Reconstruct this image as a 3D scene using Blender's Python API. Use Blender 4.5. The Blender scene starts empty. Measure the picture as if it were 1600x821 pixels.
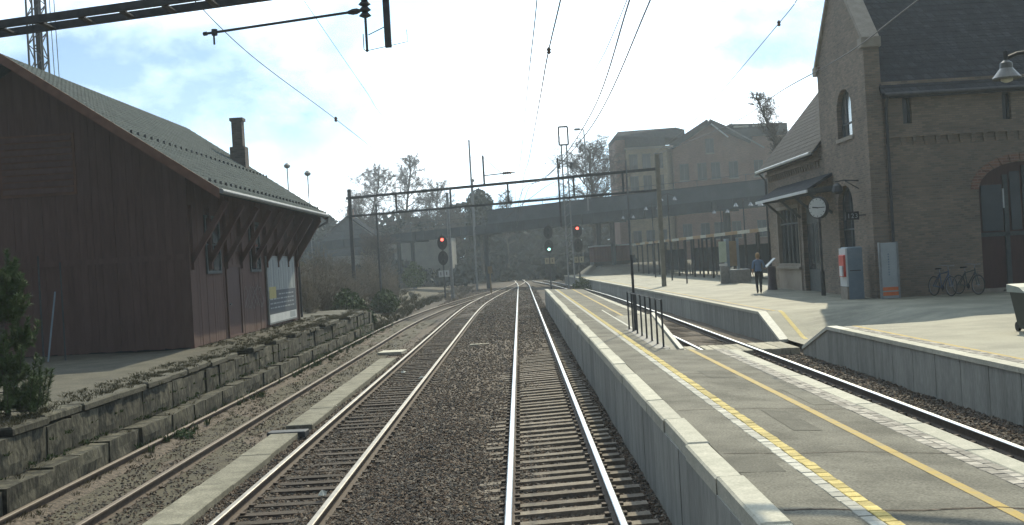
import bpy, bmesh, math, random
import numpy as np
from mathutils import Vector, Matrix
random.seed(11); rng = np.random.default_rng(5)
S = bpy.context.scene
COL = S.collection
R = math.radians

# ------------------------------------------------------------------ camera
cam = bpy.data.cameras.new('camera'); cam_o = bpy.data.objects.new('camera', cam); COL.objects.link(cam_o)
cam.sensor_width = 36; cam.lens = 36*1764/1600; cam.clip_start = .1; cam.clip_end = 6000
H_EYE = 3.03
yv = Vector((10, 3.5, 1764)).normalized()
rr = R(3.3)
zv = Vector((-math.sin(rr), math.cos(rr), 0)); zv = (zv - yv*zv.dot(yv)).normalized()
xv = yv.cross(zv)
if xv.x < 0: xv = -xv
right = Vector((xv.x, yv.x, zv.x)); up = Vector((xv.y, yv.y, zv.y)); fwd = Vector((xv.z, yv.z, zv.z))
cam_o.matrix_world = Matrix(((right.x, up.x, -fwd.x, 0), (right.y, up.y, -fwd.y, 0), (right.z, up.z, -fwd.z, H_EYE), (0, 0, 0, 1)))
S.camera = cam_o

# ------------------------------------------------------------------ light
SUN_EL, SUN_AZ = R(39), R(15.9)        # azimuth from +Y towards +X
sun_dir = Vector((math.sin(SUN_AZ)*math.cos(SUN_EL), math.cos(SUN_AZ)*math.cos(SUN_EL), math.sin(SUN_EL)))
sl = bpy.data.lights.new('sun', 'SUN'); sl.energy = 5.0; sl.angle = R(.5); sl.color = (1, .90, .66)
so = bpy.data.objects.new('sun', sl); COL.objects.link(so)
so.rotation_euler = (-sun_dir).to_track_quat('-Z', 'Y').to_euler()
so.location = (20, 60, 60)
W = bpy.data.worlds.new('World'); S.world = W; W.use_nodes = True
nt = W.node_tree; nt.nodes.clear()
def wn(t, **k):
    n = nt.nodes.new(t)
    for a, b in k.items(): setattr(n, a, b)
    return n
sky = wn('ShaderNodeTexSky', sky_type='NISHITA', sun_disc=False, sun_elevation=SUN_EL, sun_rotation=SUN_AZ)
sky.air_density = 1.0; sky.dust_density = .1; sky.ozone_density = 2.5
tc = wn('ShaderNodeTexCoord')
sep = wn('ShaderNodeSeparateXYZ'); nt.links.new(tc.outputs['Generated'], sep.inputs[0])
addz = wn('ShaderNodeMath', operation='ADD'); addz.inputs[1].default_value = .55; nt.links.new(sep.outputs[2], addz.inputs[0])
mx = wn('ShaderNodeMath', operation='MAXIMUM'); mx.inputs[1].default_value = .05; nt.links.new(addz.outputs[0], mx.inputs[0])
dv = []
for i in (0, 1):
    d = wn('ShaderNodeMath', operation='DIVIDE'); nt.links.new(sep.outputs[i], d.inputs[0]); nt.links.new(mx.outputs[0], d.inputs[1]); dv.append(d)
cmb = wn('ShaderNodeCombineXYZ'); nt.links.new(dv[0].outputs[0], cmb.inputs[0]); nt.links.new(dv[1].outputs[0], cmb.inputs[1])
n1 = wn('ShaderNodeTexNoise'); n1.inputs['Scale'].default_value = 2.2; n1.inputs['Detail'].default_value = 9; n1.inputs['Roughness'].default_value = .55
mp = wn('ShaderNodeMapping'); mp.inputs['Location'].default_value = (14.0, 22.0, 0); nt.links.new(cmb.outputs[0], mp.inputs[0]); nt.links.new(mp.outputs[0], n1.inputs['Vector'])
ramp = wn('ShaderNodeValToRGB'); ramp.color_ramp.elements[0].position = .375; ramp.color_ramp.elements[1].position = .53
lowc = wn('ShaderNodeMapRange'); lowc.inputs[1].default_value = .0; lowc.inputs[2].default_value = .16; lowc.inputs[3].default_value = .22; lowc.inputs[4].default_value = -.015
nt.links.new(sep.outputs[2], lowc.inputs[0])
cov = wn('ShaderNodeMath', operation='ADD'); nt.links.new(n1.outputs[0], cov.inputs[0]); nt.links.new(lowc.outputs[0], cov.inputs[1]); nt.links.new(cov.outputs[0], ramp.inputs[0])
# cloud brightness: grey-blue undersides, silver towards the sun
n2 = wn('ShaderNodeTexNoise'); n2.inputs['Scale'].default_value = 2.9; n2.inputs['Detail'].default_value = 5
mp2 = wn('ShaderNodeMapping'); mp2.inputs['Location'].default_value = (31.0, 45.0, 0); nt.links.new(cmb.outputs[0], mp2.inputs[0]); nt.links.new(mp2.outputs[0], n2.inputs['Vector'])
r2 = wn('ShaderNodeValToRGB'); r2.color_ramp.elements[0].position = .38; r2.color_ramp.elements[1].position = .60
r2.color_ramp.elements[0].color = (3.3, 4.9, 6.1, 1); r2.color_ramp.elements[1].color = (8.3, 8.9, 9.3, 1)
nt.links.new(n2.outputs[0], r2.inputs[0])
dot = wn('ShaderNodeVectorMath', operation='DOT_PRODUCT'); dot.inputs[1].default_value = sun_dir
nt.links.new(tc.outputs['Generated'], dot.inputs[0])
mr = wn('ShaderNodeMapRange'); mr.inputs[1].default_value = .1; mr.inputs[2].default_value = .95; mr.inputs[3].default_value = .22; mr.inputs[4].default_value = 2.6
nt.links.new(dot.outputs['Value'], mr.inputs[0])
cl = wn('ShaderNodeVectorMath', operation='SCALE'); nt.links.new(r2.outputs[0], cl.inputs[0]); nt.links.new(mr.outputs[0], cl.inputs['Scale'])
mixc = wn('ShaderNodeMixRGB'); nt.links.new(ramp.outputs[0], mixc.inputs[0]); nt.links.new(sky.outputs[0], mixc.inputs[1]); nt.links.new(cl.outputs[0], mixc.inputs[2])
bg = wn('ShaderNodeBackground'); bg.inputs[1].default_value = .14; nt.links.new(mixc.outputs[0], bg.inputs[0])
ow = wn('ShaderNodeOutputWorld'); nt.links.new(bg.outputs[0], ow.inputs[0])
S.view_settings.view_transform = 'Standard'; S.view_settings.look = 'None'
S.view_settings.exposure = -.12; S.view_settings.gamma = 1
S.render.engine = 'CYCLES'; S.cycles.use_denoising = True
S.cycles.max_bounces = 6; S.cycles.volume_bounces = 0; S.cycles.transparent_max_bounces = 8
HAZE = .00072

# ------------------------------------------------------------------ materials
MATS = {}
def mat(name, col, col2=None, scale=3.0, rough=.85, bump=.0, bscale=30.0, metal=0.0, rnd=.0, spec=.3, stretch=(1, 1, 1), brick=None, c0=.35, c1=.65, emit=None, fine=.0):
    if name in MATS: return MATS[name]
    m = bpy.data.materials.new(name); m.use_nodes = True; t = m.node_tree; N = t.nodes; L = t.links
    b = N['Principled BSDF']; b.inputs['Roughness'].default_value = rough; b.inputs['Metallic'].default_value = metal
    b.inputs['Specular IOR Level'].default_value = spec
    co = N.new('ShaderNodeTexCoord'); mpn = N.new('ShaderNodeMapping'); mpn.inputs['Scale'].default_value = stretch
    L.new(co.outputs['Object'], mpn.inputs[0])
    vec = mpn.outputs[0]
    oi = N.new('ShaderNodeObjectInfo')
    if rnd > 0:
        ad = N.new('ShaderNodeVectorMath'); ad.operation = 'ADD'; L.new(vec, ad.inputs[0])
        sc = N.new('ShaderNodeMath'); sc.operation = 'MULTIPLY'; sc.inputs[1].default_value = 37; L.new(oi.outputs['Random'], sc.inputs[0])
        L.new(sc.outputs[0], ad.inputs[1]); vec = ad.outputs[0]
    nz = N.new('ShaderNodeTexNoise'); nz.inputs['Scale'].default_value = scale; nz.inputs['Detail'].default_value = 6; nz.inputs['Roughness'].default_value = .6
    L.new(vec, nz.inputs['Vector'])
    cr = N.new('ShaderNodeValToRGB'); cr.color_ramp.elements[0].position = c0; cr.color_ramp.elements[1].position = c1
    c2 = col2 or tuple(min(1, c*1.25) for c in col)
    cr.color_ramp.elements[0].color = (*col, 1); cr.color_ramp.elements[1].color = (*c2, 1)
    L.new(nz.outputs[0], cr.inputs[0]); out = cr.outputs[0]
    hgt = None
    if brick:                       # (width, height, mortar colour)
        sp = N.new('ShaderNodeSeparateXYZ'); L.new(co.outputs['Object'], sp.inputs[0])
        a = N.new('ShaderNodeMath'); a.operation = 'ADD'; L.new(sp.outputs[0], a.inputs[0]); L.new(sp.outputs[1], a.inputs[1])
        cb = N.new('ShaderNodeCombineXYZ'); L.new(a.outputs[0], cb.inputs[0]); L.new(sp.outputs[2], cb.inputs[1])
        bk = N.new('ShaderNodeTexBrick'); bk.inputs['Scale'].default_value = 1; bk.inputs['Brick Width'].default_value = brick[0]; bk.inputs['Row Height'].default_value = brick[1]
        bk.inputs['Mortar Size'].default_value = brick[1]*.13; bk.inputs['Mortar'].default_value = (*brick[2], 1)
        bk.inputs['Color1'].default_value = (.72, .72, .72, 1); bk.inputs['Color2'].default_value = (1.2, 1.15, 1.1, 1)
        L.new(cb.outputs[0], bk.inputs['Vector'])
        mm = N.new('ShaderNodeMixRGB'); mm.blend_type = 'MULTIPLY'; mm.inputs[0].default_value = 1; L.new(out, mm.inputs[1]); L.new(bk.outputs['Color'], mm.inputs[2])
        m3 = N.new('ShaderNodeMixRGB'); L.new(bk.outputs['Fac'], m3.inputs[0]); L.new(mm.outputs[0], m3.inputs[1]); m3.inputs[2].default_value = (*brick[2], 1); out = m3.outputs[0]
        iv = N.new('ShaderNodeMath'); iv.operation = 'SUBTRACT'; iv.inputs[0].default_value = 1; L.new(bk.outputs['Fac'], iv.inputs[1]); hgt = iv.outputs[0]
    if fine > 0:                    # fine grain
        nf = N.new('ShaderNodeTexNoise'); nf.inputs['Scale'].default_value = bscale; nf.inputs['Detail'].default_value = 3; L.new(vec, nf.inputs['Vector'])
        mr_ = N.new('ShaderNodeMapRange'); mr_.inputs[1].default_value = .3; mr_.inputs[2].default_value = .7; mr_.inputs[3].default_value = 1-fine; mr_.inputs[4].default_value = 1+fine; L.new(nf.outputs[0], mr_.inputs[0])
        vs = N.new('ShaderNodeVectorMath'); vs.operation = 'SCALE'; L.new(out, vs.inputs[0]); L.new(mr_.outputs[0], vs.inputs['Scale']); out = vs.outputs[0]
    if rnd > 0:
        mr_ = N.new('ShaderNodeMapRange'); mr_.inputs[3].default_value = 1-rnd; mr_.inputs[4].default_value = 1+rnd; L.new(oi.outputs['Random'], mr_.inputs[0])
        vs = N.new('ShaderNodeVectorMath'); vs.operation = 'SCALE'; L.new(out, vs.inputs[0]); L.new(mr_.outputs[0], vs.inputs['Scale']); out = vs.outputs[0]
    L.new(out, b.inputs['Base Color'])
    if bump > 0 or hgt is not None:
        bp = N.new('ShaderNodeBump'); bp.inputs['Strength'].default_value = max(bump, .4 if hgt is not None else 0); bp.inputs['Distance'].default_value = .02
        if hgt is None:
            nb = N.new('ShaderNodeTexNoise'); nb.inputs['Scale'].default_value = bscale; nb.inputs['Detail'].default_value = 4; L.new(vec, nb.inputs['Vector']); hgt = nb.outputs[0]
        L.new(hgt, bp.inputs['Height']); L.new(bp.outputs[0], b.inputs['Normal'])
    if emit:
        b.inputs['Emission Color'].default_value = (*emit[0], 1); b.inputs['Emission Strength'].default_value = emit[1]
    MATS[name] = m; return m
m_ballast = mat('ballast', (.066, .052, .039), (.135, .108, .082), 9, .95, .9, 16, fine=.5)
m_dirt = mat('dirt', (.055, .048, .034), (.098, .087, .058), 2.2, .95, .6, 24, fine=.35)
m_stone = [mat('ballast_stone_%s' % n, c, tuple(x*1.5 for x in c), 14, .9, rnd=.0) for n, c in (('brown', (.085, .060, .042)), ('grey', (.088, .076, .062)), ('dark', (.036, .031, .027)), ('pale', (.17, .145, .115)))]
m_railtop = mat('rail_running_surface', (.42, .44, .46), (.54, .56, .58), 4, .33, metal=1)
m_raildull = mat('rail_dull_surface', (.24, .225, .20), (.33, .31, .28), 4, .55, metal=.6)
m_railrust = mat('rail_rust', (.06, .046, .037), (.098, .072, .054), 12, .8, .3, 40)
m_railworn = mat('rail_rusty_top', (.12, .092, .068), (.18, .14, .102), 8, .6, .2, 40)
m_sleeper = mat('sleeper_concrete', (.15, .125, .098), (.22, .19, .15), 7, .9, .5, 30, rnd=.22, fine=.2)
m_sleepwood = mat('sleeper_wood', (.045, .036, .029), (.085, .068, .054), 6, .9, .6, 40, rnd=.3, stretch=(1, 6, 6))
m_conc = mat('platform_concrete', (.19, .192, .172), (.29, .29, .262), 3.2, .9, .3, 40, rnd=.13, stretch=(1, 1, .16), fine=.15, c0=.3, c1=.6)
m_coping = mat('coping_concrete', (.38, .37, .30), (.48, .46, .38), 5, .85, .3, 40, rnd=.10, fine=.12)
m_trough = mat('trough_concrete', (.15, .143, .108), (.24, .228, .175), 3, .9, .4, 30, rnd=.1, fine=.25)
m_asph = mat('platform_asphalt', (.098, .094, .075), (.175, .167, .135), 1.3, .9, .5, 45, fine=.38, c0=.38, c1=.62)
m_asph2 = mat('station_asphalt', (.12, .12, .09), (.21, .207, .155), .7, .75, .4, 45, fine=.32, spec=.5, c0=.38, c1=.62)
m_yellow = mat('yellow_paver', (.40, .31, .09), (.52, .42, .16), 9, .8, .3, 60, rnd=.25, fine=.15)
m_yline = mat('yellow_paint', (.37, .26, .06), (.26, .22, .12), 9, .75, .3, 60, c0=.45, c1=.7)
m_white = mat('white_paint', (.42, .42, .36), (.56, .55, .48), 8, .7)
m_paver = mat('grey_paver', (.36, .35, .30), (.46, .45, .39), 12, .8, .3, 60, rnd=.25)
m_sett = mat('granite_sett', (.22, .205, .18), (.38, .35, .30), 10, .8, .3, 60, rnd=.35)
m_wallstone = mat('wall_stone', (.028, .028, .021), (.112, .105, .076), 4.2, .95, .9, 12, rnd=.22, fine=.4, stretch=(1.2, 1.2, .75), c0=.38, c1=.68)
m_dock = mat('dock_gravel', (.065, .062, .048), (.105, .099, .075), 1.5, .95, .6, 30, fine=.3)
m_red = mat('red_board', (.110, .066, .056), (.138, .082, .068), 2.5, .85, .25, 30, rnd=.06, stretch=(3, 3, .5))
m_redbarge = mat('barge_board_paint', (.14, .072, .05), (.19, .10, .068), 3, .8)  # stronger red than the wall boards, for verges and loft hatch
m_dark = mat('dark_void', (.02, .02, .022), (.03, .03, .03), 2, .6)
m_roof = mat('roof_tile', (.050, .064, .064), (.080, .096, .094), 2, .95, .3, 20, fine=.15, spec=.08)
m_slate = mat('slate', (.028, .033, .042), (.05, .056, .066), 2.2, .9, .3, 20, fine=.2, spec=.1, brick=(.3, .25, (.03, .033, .04)))
m_brick = mat('brick', (.155, .125, .10), (.305, .245, .188), .4, .9, .4, brick=(.24, .078, (.20, .18, .155)), c0=.3, c1=.7)
m_brickred = mat('brick_red', (.20, .105, .078), (.27, .155, .11), .5, .9, .4, brick=(.3, .1, (.27, .2, .17)))
m_brickyel = mat('brick_yellow', (.32, .255, .16), (.38, .31, .20), .4, .9, .3, brick=(.3, .1, (.36, .3, .22)))
m_stonetrim = mat('trim_stone', (.25, .22, .18), (.32, .28, .23), 4, .85)
m_steel = mat('galvanised_steel', (.22, .23, .23), (.30, .31, .31), 6, .55, metal=.5)
m_darksteel = mat('dark_steel', (.055, .058, .062), (.085, .088, .09), 6, .6, metal=.3)
m_black = mat('black_paint', (.014, .014, .015), (.022, .022, .022), 6, .5)
m_wire = mat('copper_wire', (.06, .055, .05), (.09, .08, .07), 6, .5, metal=.5)
m_insul = mat('insulator_glaze', (.10, .05, .035), (.13, .07, .05), 6, .3)
m_glass = mat('window_glass', (.035, .045, .05), (.055, .065, .07), .6, .06, spec=.8)
m_frame = mat('window_frame_paint', (.55, .56, .53), (.62, .62, .6), 6, .6)
m_frame_d = mat('dark_frame_paint', (.06, .075, .075), (.09, .10, .10), 6, .6)
m_doorbr = mat('door_paint', (.065, .032, .03), (.09, .045, .04), 4, .6, stretch=(6, 6, .5))
m_bridge = mat('bridge_steel', (.075, .095, .11), (.11, .13, .145), .6, .8)
m_bridged = mat('bridge_girder_paint', (.045, .06, .07), (.07, .085, .095), .6, .8)
m_bark = mat('bark', (.085, .075, .065), (.14, .125, .11), 4, .95, .6, 10)
m_twig = mat('twig', (.085, .072, .064), (.13, .11, .098), 3, .95)
m_birch = mat('birch_twig', (.10, .085, .078), (.15, .13, .118), 3, .95)
m_shrub = mat('dry_shrub', (.15, .128, .10), (.23, .20, .155), 3, .95, rnd=.25)
m_grass = mat('dry_grass', (.075, .07, .034), (.135, .118, .065), 1.2, .9)
m_green = mat('weed_green', (.055, .085, .030), (.09, .12, .045), 2, .8)
m_needle = mat('pine_needle', (.06, .10, .035), (.11, .155, .055), 3, .7)
m_needle_d = mat('conifer_needle', (.028, .040, .030), (.045, .06, .04), 1, .8)
m_forest = mat('forest_leaf', (.022, .030, .028), (.042, .05, .042), .15, .9)
m_hill = mat('hill_grass', (.06, .065, .045), (.11, .105, .07), .1, .95)
m_ground = mat('ground_soil', (.085, .08, .06), (.13, .125, .085), .3, .95, .4, 8)
m_plaster = mat('pale_plaster', (.24, .24, .21), (.32, .31, .27), .8, .9)
m_wood = mat('crossing_plank_wood', (.33, .30, .23), (.45, .42, .33), 5, .9, .4, 30, rnd=.2, stretch=(4, 1, 4))
m_orange = mat('orange_panel', (.62, .16, .05), (.70, .2, .07), 6, .5)
m_redpl = mat('red_plastic', (.55, .07, .045), (.62, .09, .06), 6, .4)
m_greyp = mat('grey_panel', (.33, .36, .37), (.39, .42, .43), 2, .6)
m_palep = mat('pale_panel', (.56, .58, .58), (.64, .66, .65), 2, .5)
m_bluep = mat('blue_grey_panel', (.18, .23, .27), (.23, .28, .32), 2, .6)
m_skin = mat('skin', (.50, .30, .22), (.55, .34, .25), 10, .6)
m_hair = mat('blond_hair', (.30, .19, .09), (.40, .26, .13), 30, .7)
m_shirt = mat('blue_shirt', (.14, .22, .36), (.18, .27, .42), 8, .85)
m_trous = mat('dark_trousers', (.025, .027, .034), (.04, .042, .05), 8, .9)
m_shoe = mat('black_shoe', (.015, .014, .013), (.02, .02, .02), 8, .5)
m_rubber = mat('tyre_rubber', (.02, .02, .02), (.03, .03, .03), 8, .8)
m_bikeblue = mat('bicycle_blue_paint', (.04, .07, .13), (.05, .09, .16), 8, .4)
m_bikegrn = mat('bicycle_dark_paint', (.03, .05, .05), (.05, .07, .07), 8, .4)
m_redlamp = mat('lit_red_lens', (.9, .05, .03), emit=((1, .10, .07), 6))
m_grnlamp = mat('lit_green_lens', (.3, .9, .7), emit=((.45, 1, .85), 5))
m_lens = mat('unlit_lens', (.02, .022, .022), rough=.15, spec=.6)
m_wagon = mat('goods_wagon_red', (.11, .045, .04), (.15, .06, .05), 1, .8)
m_binb = mat('bin_green_black', (.018, .026, .022), (.03, .038, .032), 3, .55)
m_lid = mat('bin_lid', (.24, .28, .25), (.3, .33, .3), 3, .5)
m_tree_y = mat('poster_ochre', (.42, .36, .14), (.48, .42, .18), 6, .6)

# ------------------------------------------------------------------ mesh helpers
class MB:
    def __init__(s): s.v = []; s.f = []; s.mi = []; s.m = 0
    def add(s, vs, fs):
        o = len(s.v); s.v += [tuple(v) for v in vs]; s.f += [tuple(i+o for i in f) for f in fs]; s.mi += [s.m]*len(fs); return s
    def box(s, x0, x1, y0, y1, z0, z1):
        return s.add([(x0,y0,z0),(x1,y0,z0),(x1,y1,z0),(x0,y1,z0),(x0,y0,z1),(x1,y0,z1),(x1,y1,z1),(x0,y1,z1)],
                     [(0,3,2,1),(4,5,6,7),(0,1,5,4),(1,2,6,5),(2,3,7,6),(3,0,4,7)])
    def bbox(s, x0, x1, y0, y1, z0, z1, b=.01):      # bevelled top
        return s.add([(x0,y0,z0),(x1,y0,z0),(x1,y1,z0),(x0,y1,z0),(x0,y0,z1-b),(x1,y0,z1-b),(x1,y1,z1-b),(x0,y1,z1-b),
                      (x0+b,y0+b,z1),(x1-b,y0+b,z1),(x1-b,y1-b,z1),(x0+b,y1-b,z1)],
                     [(0,3,2,1),(0,1,5,4),(1,2,6,5),(2,3,7,6),(3,0,4,7),(4,5,9,8),(5,6,10,9),(6,7,11,10),(7,4,8,11),(8,9,10,11)])
    def bar(s, p, q, w, h=None, up=(0,0,1)):
        p = Vector(p); q = Vector(q); h = w if h is None else h
        d = (q-p).normalized(); u = Vector(up)
        if abs(d.dot(u)) > .98: u = Vector((0,1,0))
        a = d.cross(u).normalized()*w/2; c = a.cross(d).normalized()*h/2
        vs = [p-a-c, p+a-c, p+a+c, p-a+c, q-a-c, q+a-c, q+a+c, q-a+c]
        return s.add(vs, [(0,1,2,3),(7,6,5,4),(0,4,5,1),(1,5,6,2),(2,6,7,3),(3,7,4,0)])
    def tube(s, pts, r, n=8, cap=True):
        pts = [Vector(p) for p in pts]; rs = r if isinstance(r, (list, tuple)) else [r]*len(pts)
        vs = []; fs = []
        u = None
        for i, p in enumerate(pts):
            d = (pts[min(i+1, len(pts)-1)]-pts[max(i-1, 0)]).normalized()
            if u is None: u = d.orthogonal().normalized()
            u = (u - d*u.dot(d)); u = u.normalized() if u.length > 1e-6 else d.orthogonal().normalized()
            w = d.cross(u)
            vs += [p+(u*math.cos(2*math.pi*k/n)+w*math.sin(2*math.pi*k/n))*rs[i] for k in range(n)]
        for i in range(len(pts)-1):
            for k in range(n):
                k2 = (k+1) % n; fs.append((i*n+k, i*n+k2, (i+1)*n+k2, (i+1)*n+k))
        if cap: fs.append(tuple(range(n-1, -1, -1))); fs.append(tuple((len(pts)-1)*n+k for k in range(n)))
        return s.add(vs, fs)
    def lathe(s, c, prof, n=16, axis=(0,0,1)):        # prof: (radius, height)
        c = Vector(c); a = Vector(axis).normalized(); u = a.orthogonal().normalized(); w = a.cross(u)
        vs = []; fs = []
        for r, h in prof: vs += [c+a*h+(u*math.cos(2*math.pi*k/n)+w*math.sin(2*math.pi*k/n))*r for k in range(n)]
        for i in range(len(prof)-1):
            for k in range(n):
                k2 = (k+1) % n; fs.append((i*n+k, i*n+k2, (i+1)*n+k2, (i+1)*n+k))
        fs.append(tuple(range(n-1, -1, -1))); fs.append(tuple((len(prof)-1)*n+k for k in range(n)))
        return s.add(vs, fs)
    def prism(s, poly, ext):
        e = Vector(ext); n = len(poly); vs = [Vector(p) for p in poly]; vs += [v+e for v in vs]
        fs = [tuple(range(n)), tuple(range(2*n-1, n-1, -1))]+[(i, (i+1) % n+0, (i+1) % n+n, i+n) for i in range(n)]
        return s.add(vs, fs)
    def quad(s, a, b, c, d): return s.add([a,b,c,d], [(0,1,2,3)])
    def grid(s, xs, ys, zf):
        o = [(x, y, zf(x, y)) for y in ys for x in xs]; nx = len(xs)
        return s.add(o, [(j*nx+i, j*nx+i+1, (j+1)*nx+i+1, (j+1)*nx+i) for j in range(len(ys)-1) for i in range(nx-1)])
    def build(s, name, mats, parent=None, smooth=False, recalc=True):
        me = bpy.data.meshes.new(name); off = Vector((0,0,0))
        if parent is not None: off = wloc(parent)
        me.from_pydata([(v[0]-off.x, v[1]-off.y, v[2]-off.z) for v in s.v], [], s.f)
        for m in (mats if isinstance(mats, (list, tuple)) else [mats]): me.materials.append(m)
        if any(s.mi): me.polygons.foreach_set('material_index', s.mi)
        if recalc:
            bm = bmesh.new(); bm.from_mesh(me); bmesh.ops.recalc_face_normals(bm, faces=bm.faces); bm.to_mesh(me); bm.free()
        if smooth: me.shade_smooth()
        me.update()
        o = bpy.data.objects.new(name, me); COL.objects.link(o)
        if parent is not None: o.parent = parent
        return o
def wloc(o):
    v = Vector(o.location)
    while o.parent: o = o.parent; v += Vector(o.location)
    return v
def tag(o, label=None, cat=None, group=None, kind=None):
    if label: o['label'] = label
    if cat: o['category'] = cat
    if group: o['group'] = group
    if kind: o['kind'] = kind
    return o
def thing(name, label, cat, loc, group=None):
    o = bpy.data.objects.new(name, None); COL.objects.link(o); o.location = loc; o.empty_display_size = .3
    return tag(o, label, cat, group)
def structure(name, loc=(0,0,0)):
    o = bpy.data.objects.new(name, None); COL.objects.link(o); o.location = loc
    o['kind'] = 'structure'; return o
def inst(me, name, loc, parent=None, rot=(0,0,0), scale=None):       # another piece sharing the mesh; loc in world
    o = bpy.data.objects.new(name, me); COL.objects.link(o)
    off = wloc(parent) if parent is not None else Vector((0,0,0))
    o.location = Vector(loc)-off; o.rotation_euler = rot
    if scale: o.scale = scale
    if parent is not None: o.parent = parent
    return o
def copy_tree(o, parent=None):
    c = o.copy(); COL.objects.link(c); c.parent = parent
    for ch in list(o.children): copy_tree(ch, c)
    return c
def mesh_of(mb, name, mats, smooth=False):
    o = mb.build(name, mats, None, smooth); me = o.data; bpy.data.objects.remove(o); return me
def cut(o, cutter_mb):
    c = cutter_mb.build('cutter', m_dark); c.location = wloc(o)*0
    if o.parent: c.location = Vector((0,0,0))
    md = o.modifiers.new('b', 'BOOLEAN'); md.operation = 'DIFFERENCE'; md.object = c; md.solver = 'EXACT'
    bpy.context.view_layer.update()
    dg = bpy.context.evaluated_depsgraph_get(); me = bpy.data.meshes.new_from_object(o.evaluated_get(dg))
    o.modifiers.clear(); o.data = me; bpy.data.objects.remove(c)
def arch(axis, a0, a1, z0, zs, rise, fix0, depth, n=9):
    """arched outline as a prism; axis 'y': runs along Y in the plane X=fix0, axis 'x': along X in the plane Y=fix0"""
    pts = [(a0, z0), (a1, z0), (a1, zs)]
    c = (a0+a1)/2; hw = (a1-a0)/2
    for i in range(1, n): t = math.pi*i/n; pts.append((c+hw*math.cos(t), zs+rise*math.sin(t)))
    pts.append((a0, zs))
    return ([(fix0, a, z) for a, z in pts], (depth, 0, 0)) if axis == 'y' else ([(a, fix0, z) for a, z in pts], (0, depth, 0))
def lerp(a, b, t): return a+(b-a)*t
def interp(pts, y):                       # pts: (y, x)
    for (y0, x0), (y1, x1) in zip(pts, pts[1:]):
        if y <= y1: return lerp(x0, x1, max(0, (y-y0)/(y1-y0)))
    return pts[-1][1]
def smooth_path(pts, step=2.0):           # Catmull-Rom over (y, x)
    out = []
    P = [pts[0]]+pts+[pts[-1]]
    for i in range(1, len(P)-2):
        n = max(1, int(abs(P[i+1][0]-P[i][0])/step))
        for k in range(n):
            t = k/n; a, b, c, d = P[i-1], P[i], P[i+1], P[i+2]
            f = lambda j: .5*((2*b[j])+(-a[j]+c[j])*t+(2*a[j]-5*b[j]+4*c[j]-d[j])*t*t+(-a[j]+3*b[j]-3*c[j]+d[j])*t**3)
            out.append((f(0), f(1)))
    out.append(pts[-1]); return out

# ------------------------------------------------------------------ ground, ballast
g = MB(); g.grid(list(np.linspace(-1200, 1200, 25)), list(np.linspace(-300, 1500, 19)), lambda x, y: -.45)
tag(g.build('ground', m_ground), kind='structure')
def bed_z(x, y):
    z = -.2
    if 1.0 < abs(x+1.4) < 0: z = -.2
    z += .07*math.exp(-((x+1.5)/.55)**2)
    z -= .03*math.exp(-((x+3.37)/.8)**2)
    if x < -4.2: z = -.17
    if x < -6.9: z = -.10
    if x > 4.5: z = .02
    return z + .02*math.sin(x*3.1+y*.7)*math.cos(y*1.3)
g = MB(); g.grid(list(np.linspace(-9.2, 8.2, 70)), list(np.linspace(4, 60, 90)), bed_z); g.build('ballast_bed', m_ballast)['kind'] = 'structure'
g = MB(); g.grid([-16, -12, -9, -6, -3, 0, 3, 6, 9], list(np.linspace(59.9, 230, 40)), lambda x, y: -.21+.02*math.sin(x+y)); tag(g.build('far_track_bed', mat('far_ballast_shade', (.042, .034, .027), (.085, .07, .055), 6, .95, .9, 16, fine=.5)), kind='structure')  # darker ballast: self-shadowing between stones put into the colour
# siding floor with dirt and grass
g = MB(); g.grid(list(np.linspace(-8.0, -4.9, 14)), list(np.linspace(8, 66, 100)), lambda x, y: -.155+.05*(1 if x < -7.3 else 0)+.015*math.sin(3*x+y*.9)); tag(g.build('siding_floor', m_dirt), kind='structure')

def stones(name, xy, zf, size, m):
    n = len(xy)
    base = np.array([(1,0,0),(0,1,0),(-1,0,0),(0,-1,0),(.1,.1,.8),(-.1,-.05,-.8)])
    tri = np.array([(0,1,4),(1,2,4),(2,3,4),(3,0,4),(1,0,5),(2,1,5),(3,2,5),(0,3,5)])
    v = base[None]*(1+rng.uniform(-.35,.35,(n,6,3)))+rng.uniform(-.25,.25,(n,6,3))
    a = rng.uniform(0, 2*np.pi, n); t = rng.uniform(-.7,.7,n)
    ca, sa, ct, st = np.cos(a), np.sin(a), np.cos(t), np.sin(t)
    x = v[...,0]; y = v[...,1]*ct[:,None]-v[...,2]*st[:,None]; z = v[...,1]*st[:,None]+v[...,2]*ct[:,None]
    X = x*ca[:,None]-y*sa[:,None]; Y = x*sa[:,None]+y*ca[:,None]
    s = (size*rng.uniform(.6,1.35,n))[:,None]
    zz = np.array([zf(px, py) for px, py in xy])
    P = np.stack([X*s+xy[:,0,None], Y*s+xy[:,1,None], z*s*.8+zz[:,None]+.012], -1).reshape(-1,3)
    F = (tri[None]+np.arange(n)[:,None,None]*6).reshape(-1,3)
    me = bpy.data.meshes.new(name); me.from_pydata(P.tolist(), [], F.tolist())
    for mm in m: me.materials.append(mm)
    mi = np.repeat(rng.choice(len(m), n, p=[.46,.28,.16,.10][:len(m)]), 8).astype(np.int32)
    me.polygons.foreach_set('material_index', mi); me.update()
    o = bpy.data.objects.new(name, me); COL.objects.link(o); o['kind'] = 'stuff'; return o
def scatter(n, x0, x1, y0, y1, p=2.0):     # denser near the camera
    u = rng.uniform(0, 1, n); y = (y0**(1-p)+u*(y1**(1-p)-y0**(1-p)))**(1/(1-p))
    return np.stack([rng.uniform(x0, x1, n), y], 1)
pts = scatter(52000, -4.45, 1.66, 11.5, 48, 1.9)
stones('ballast_stones', pts, bed_z, .030, m_stone)
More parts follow.
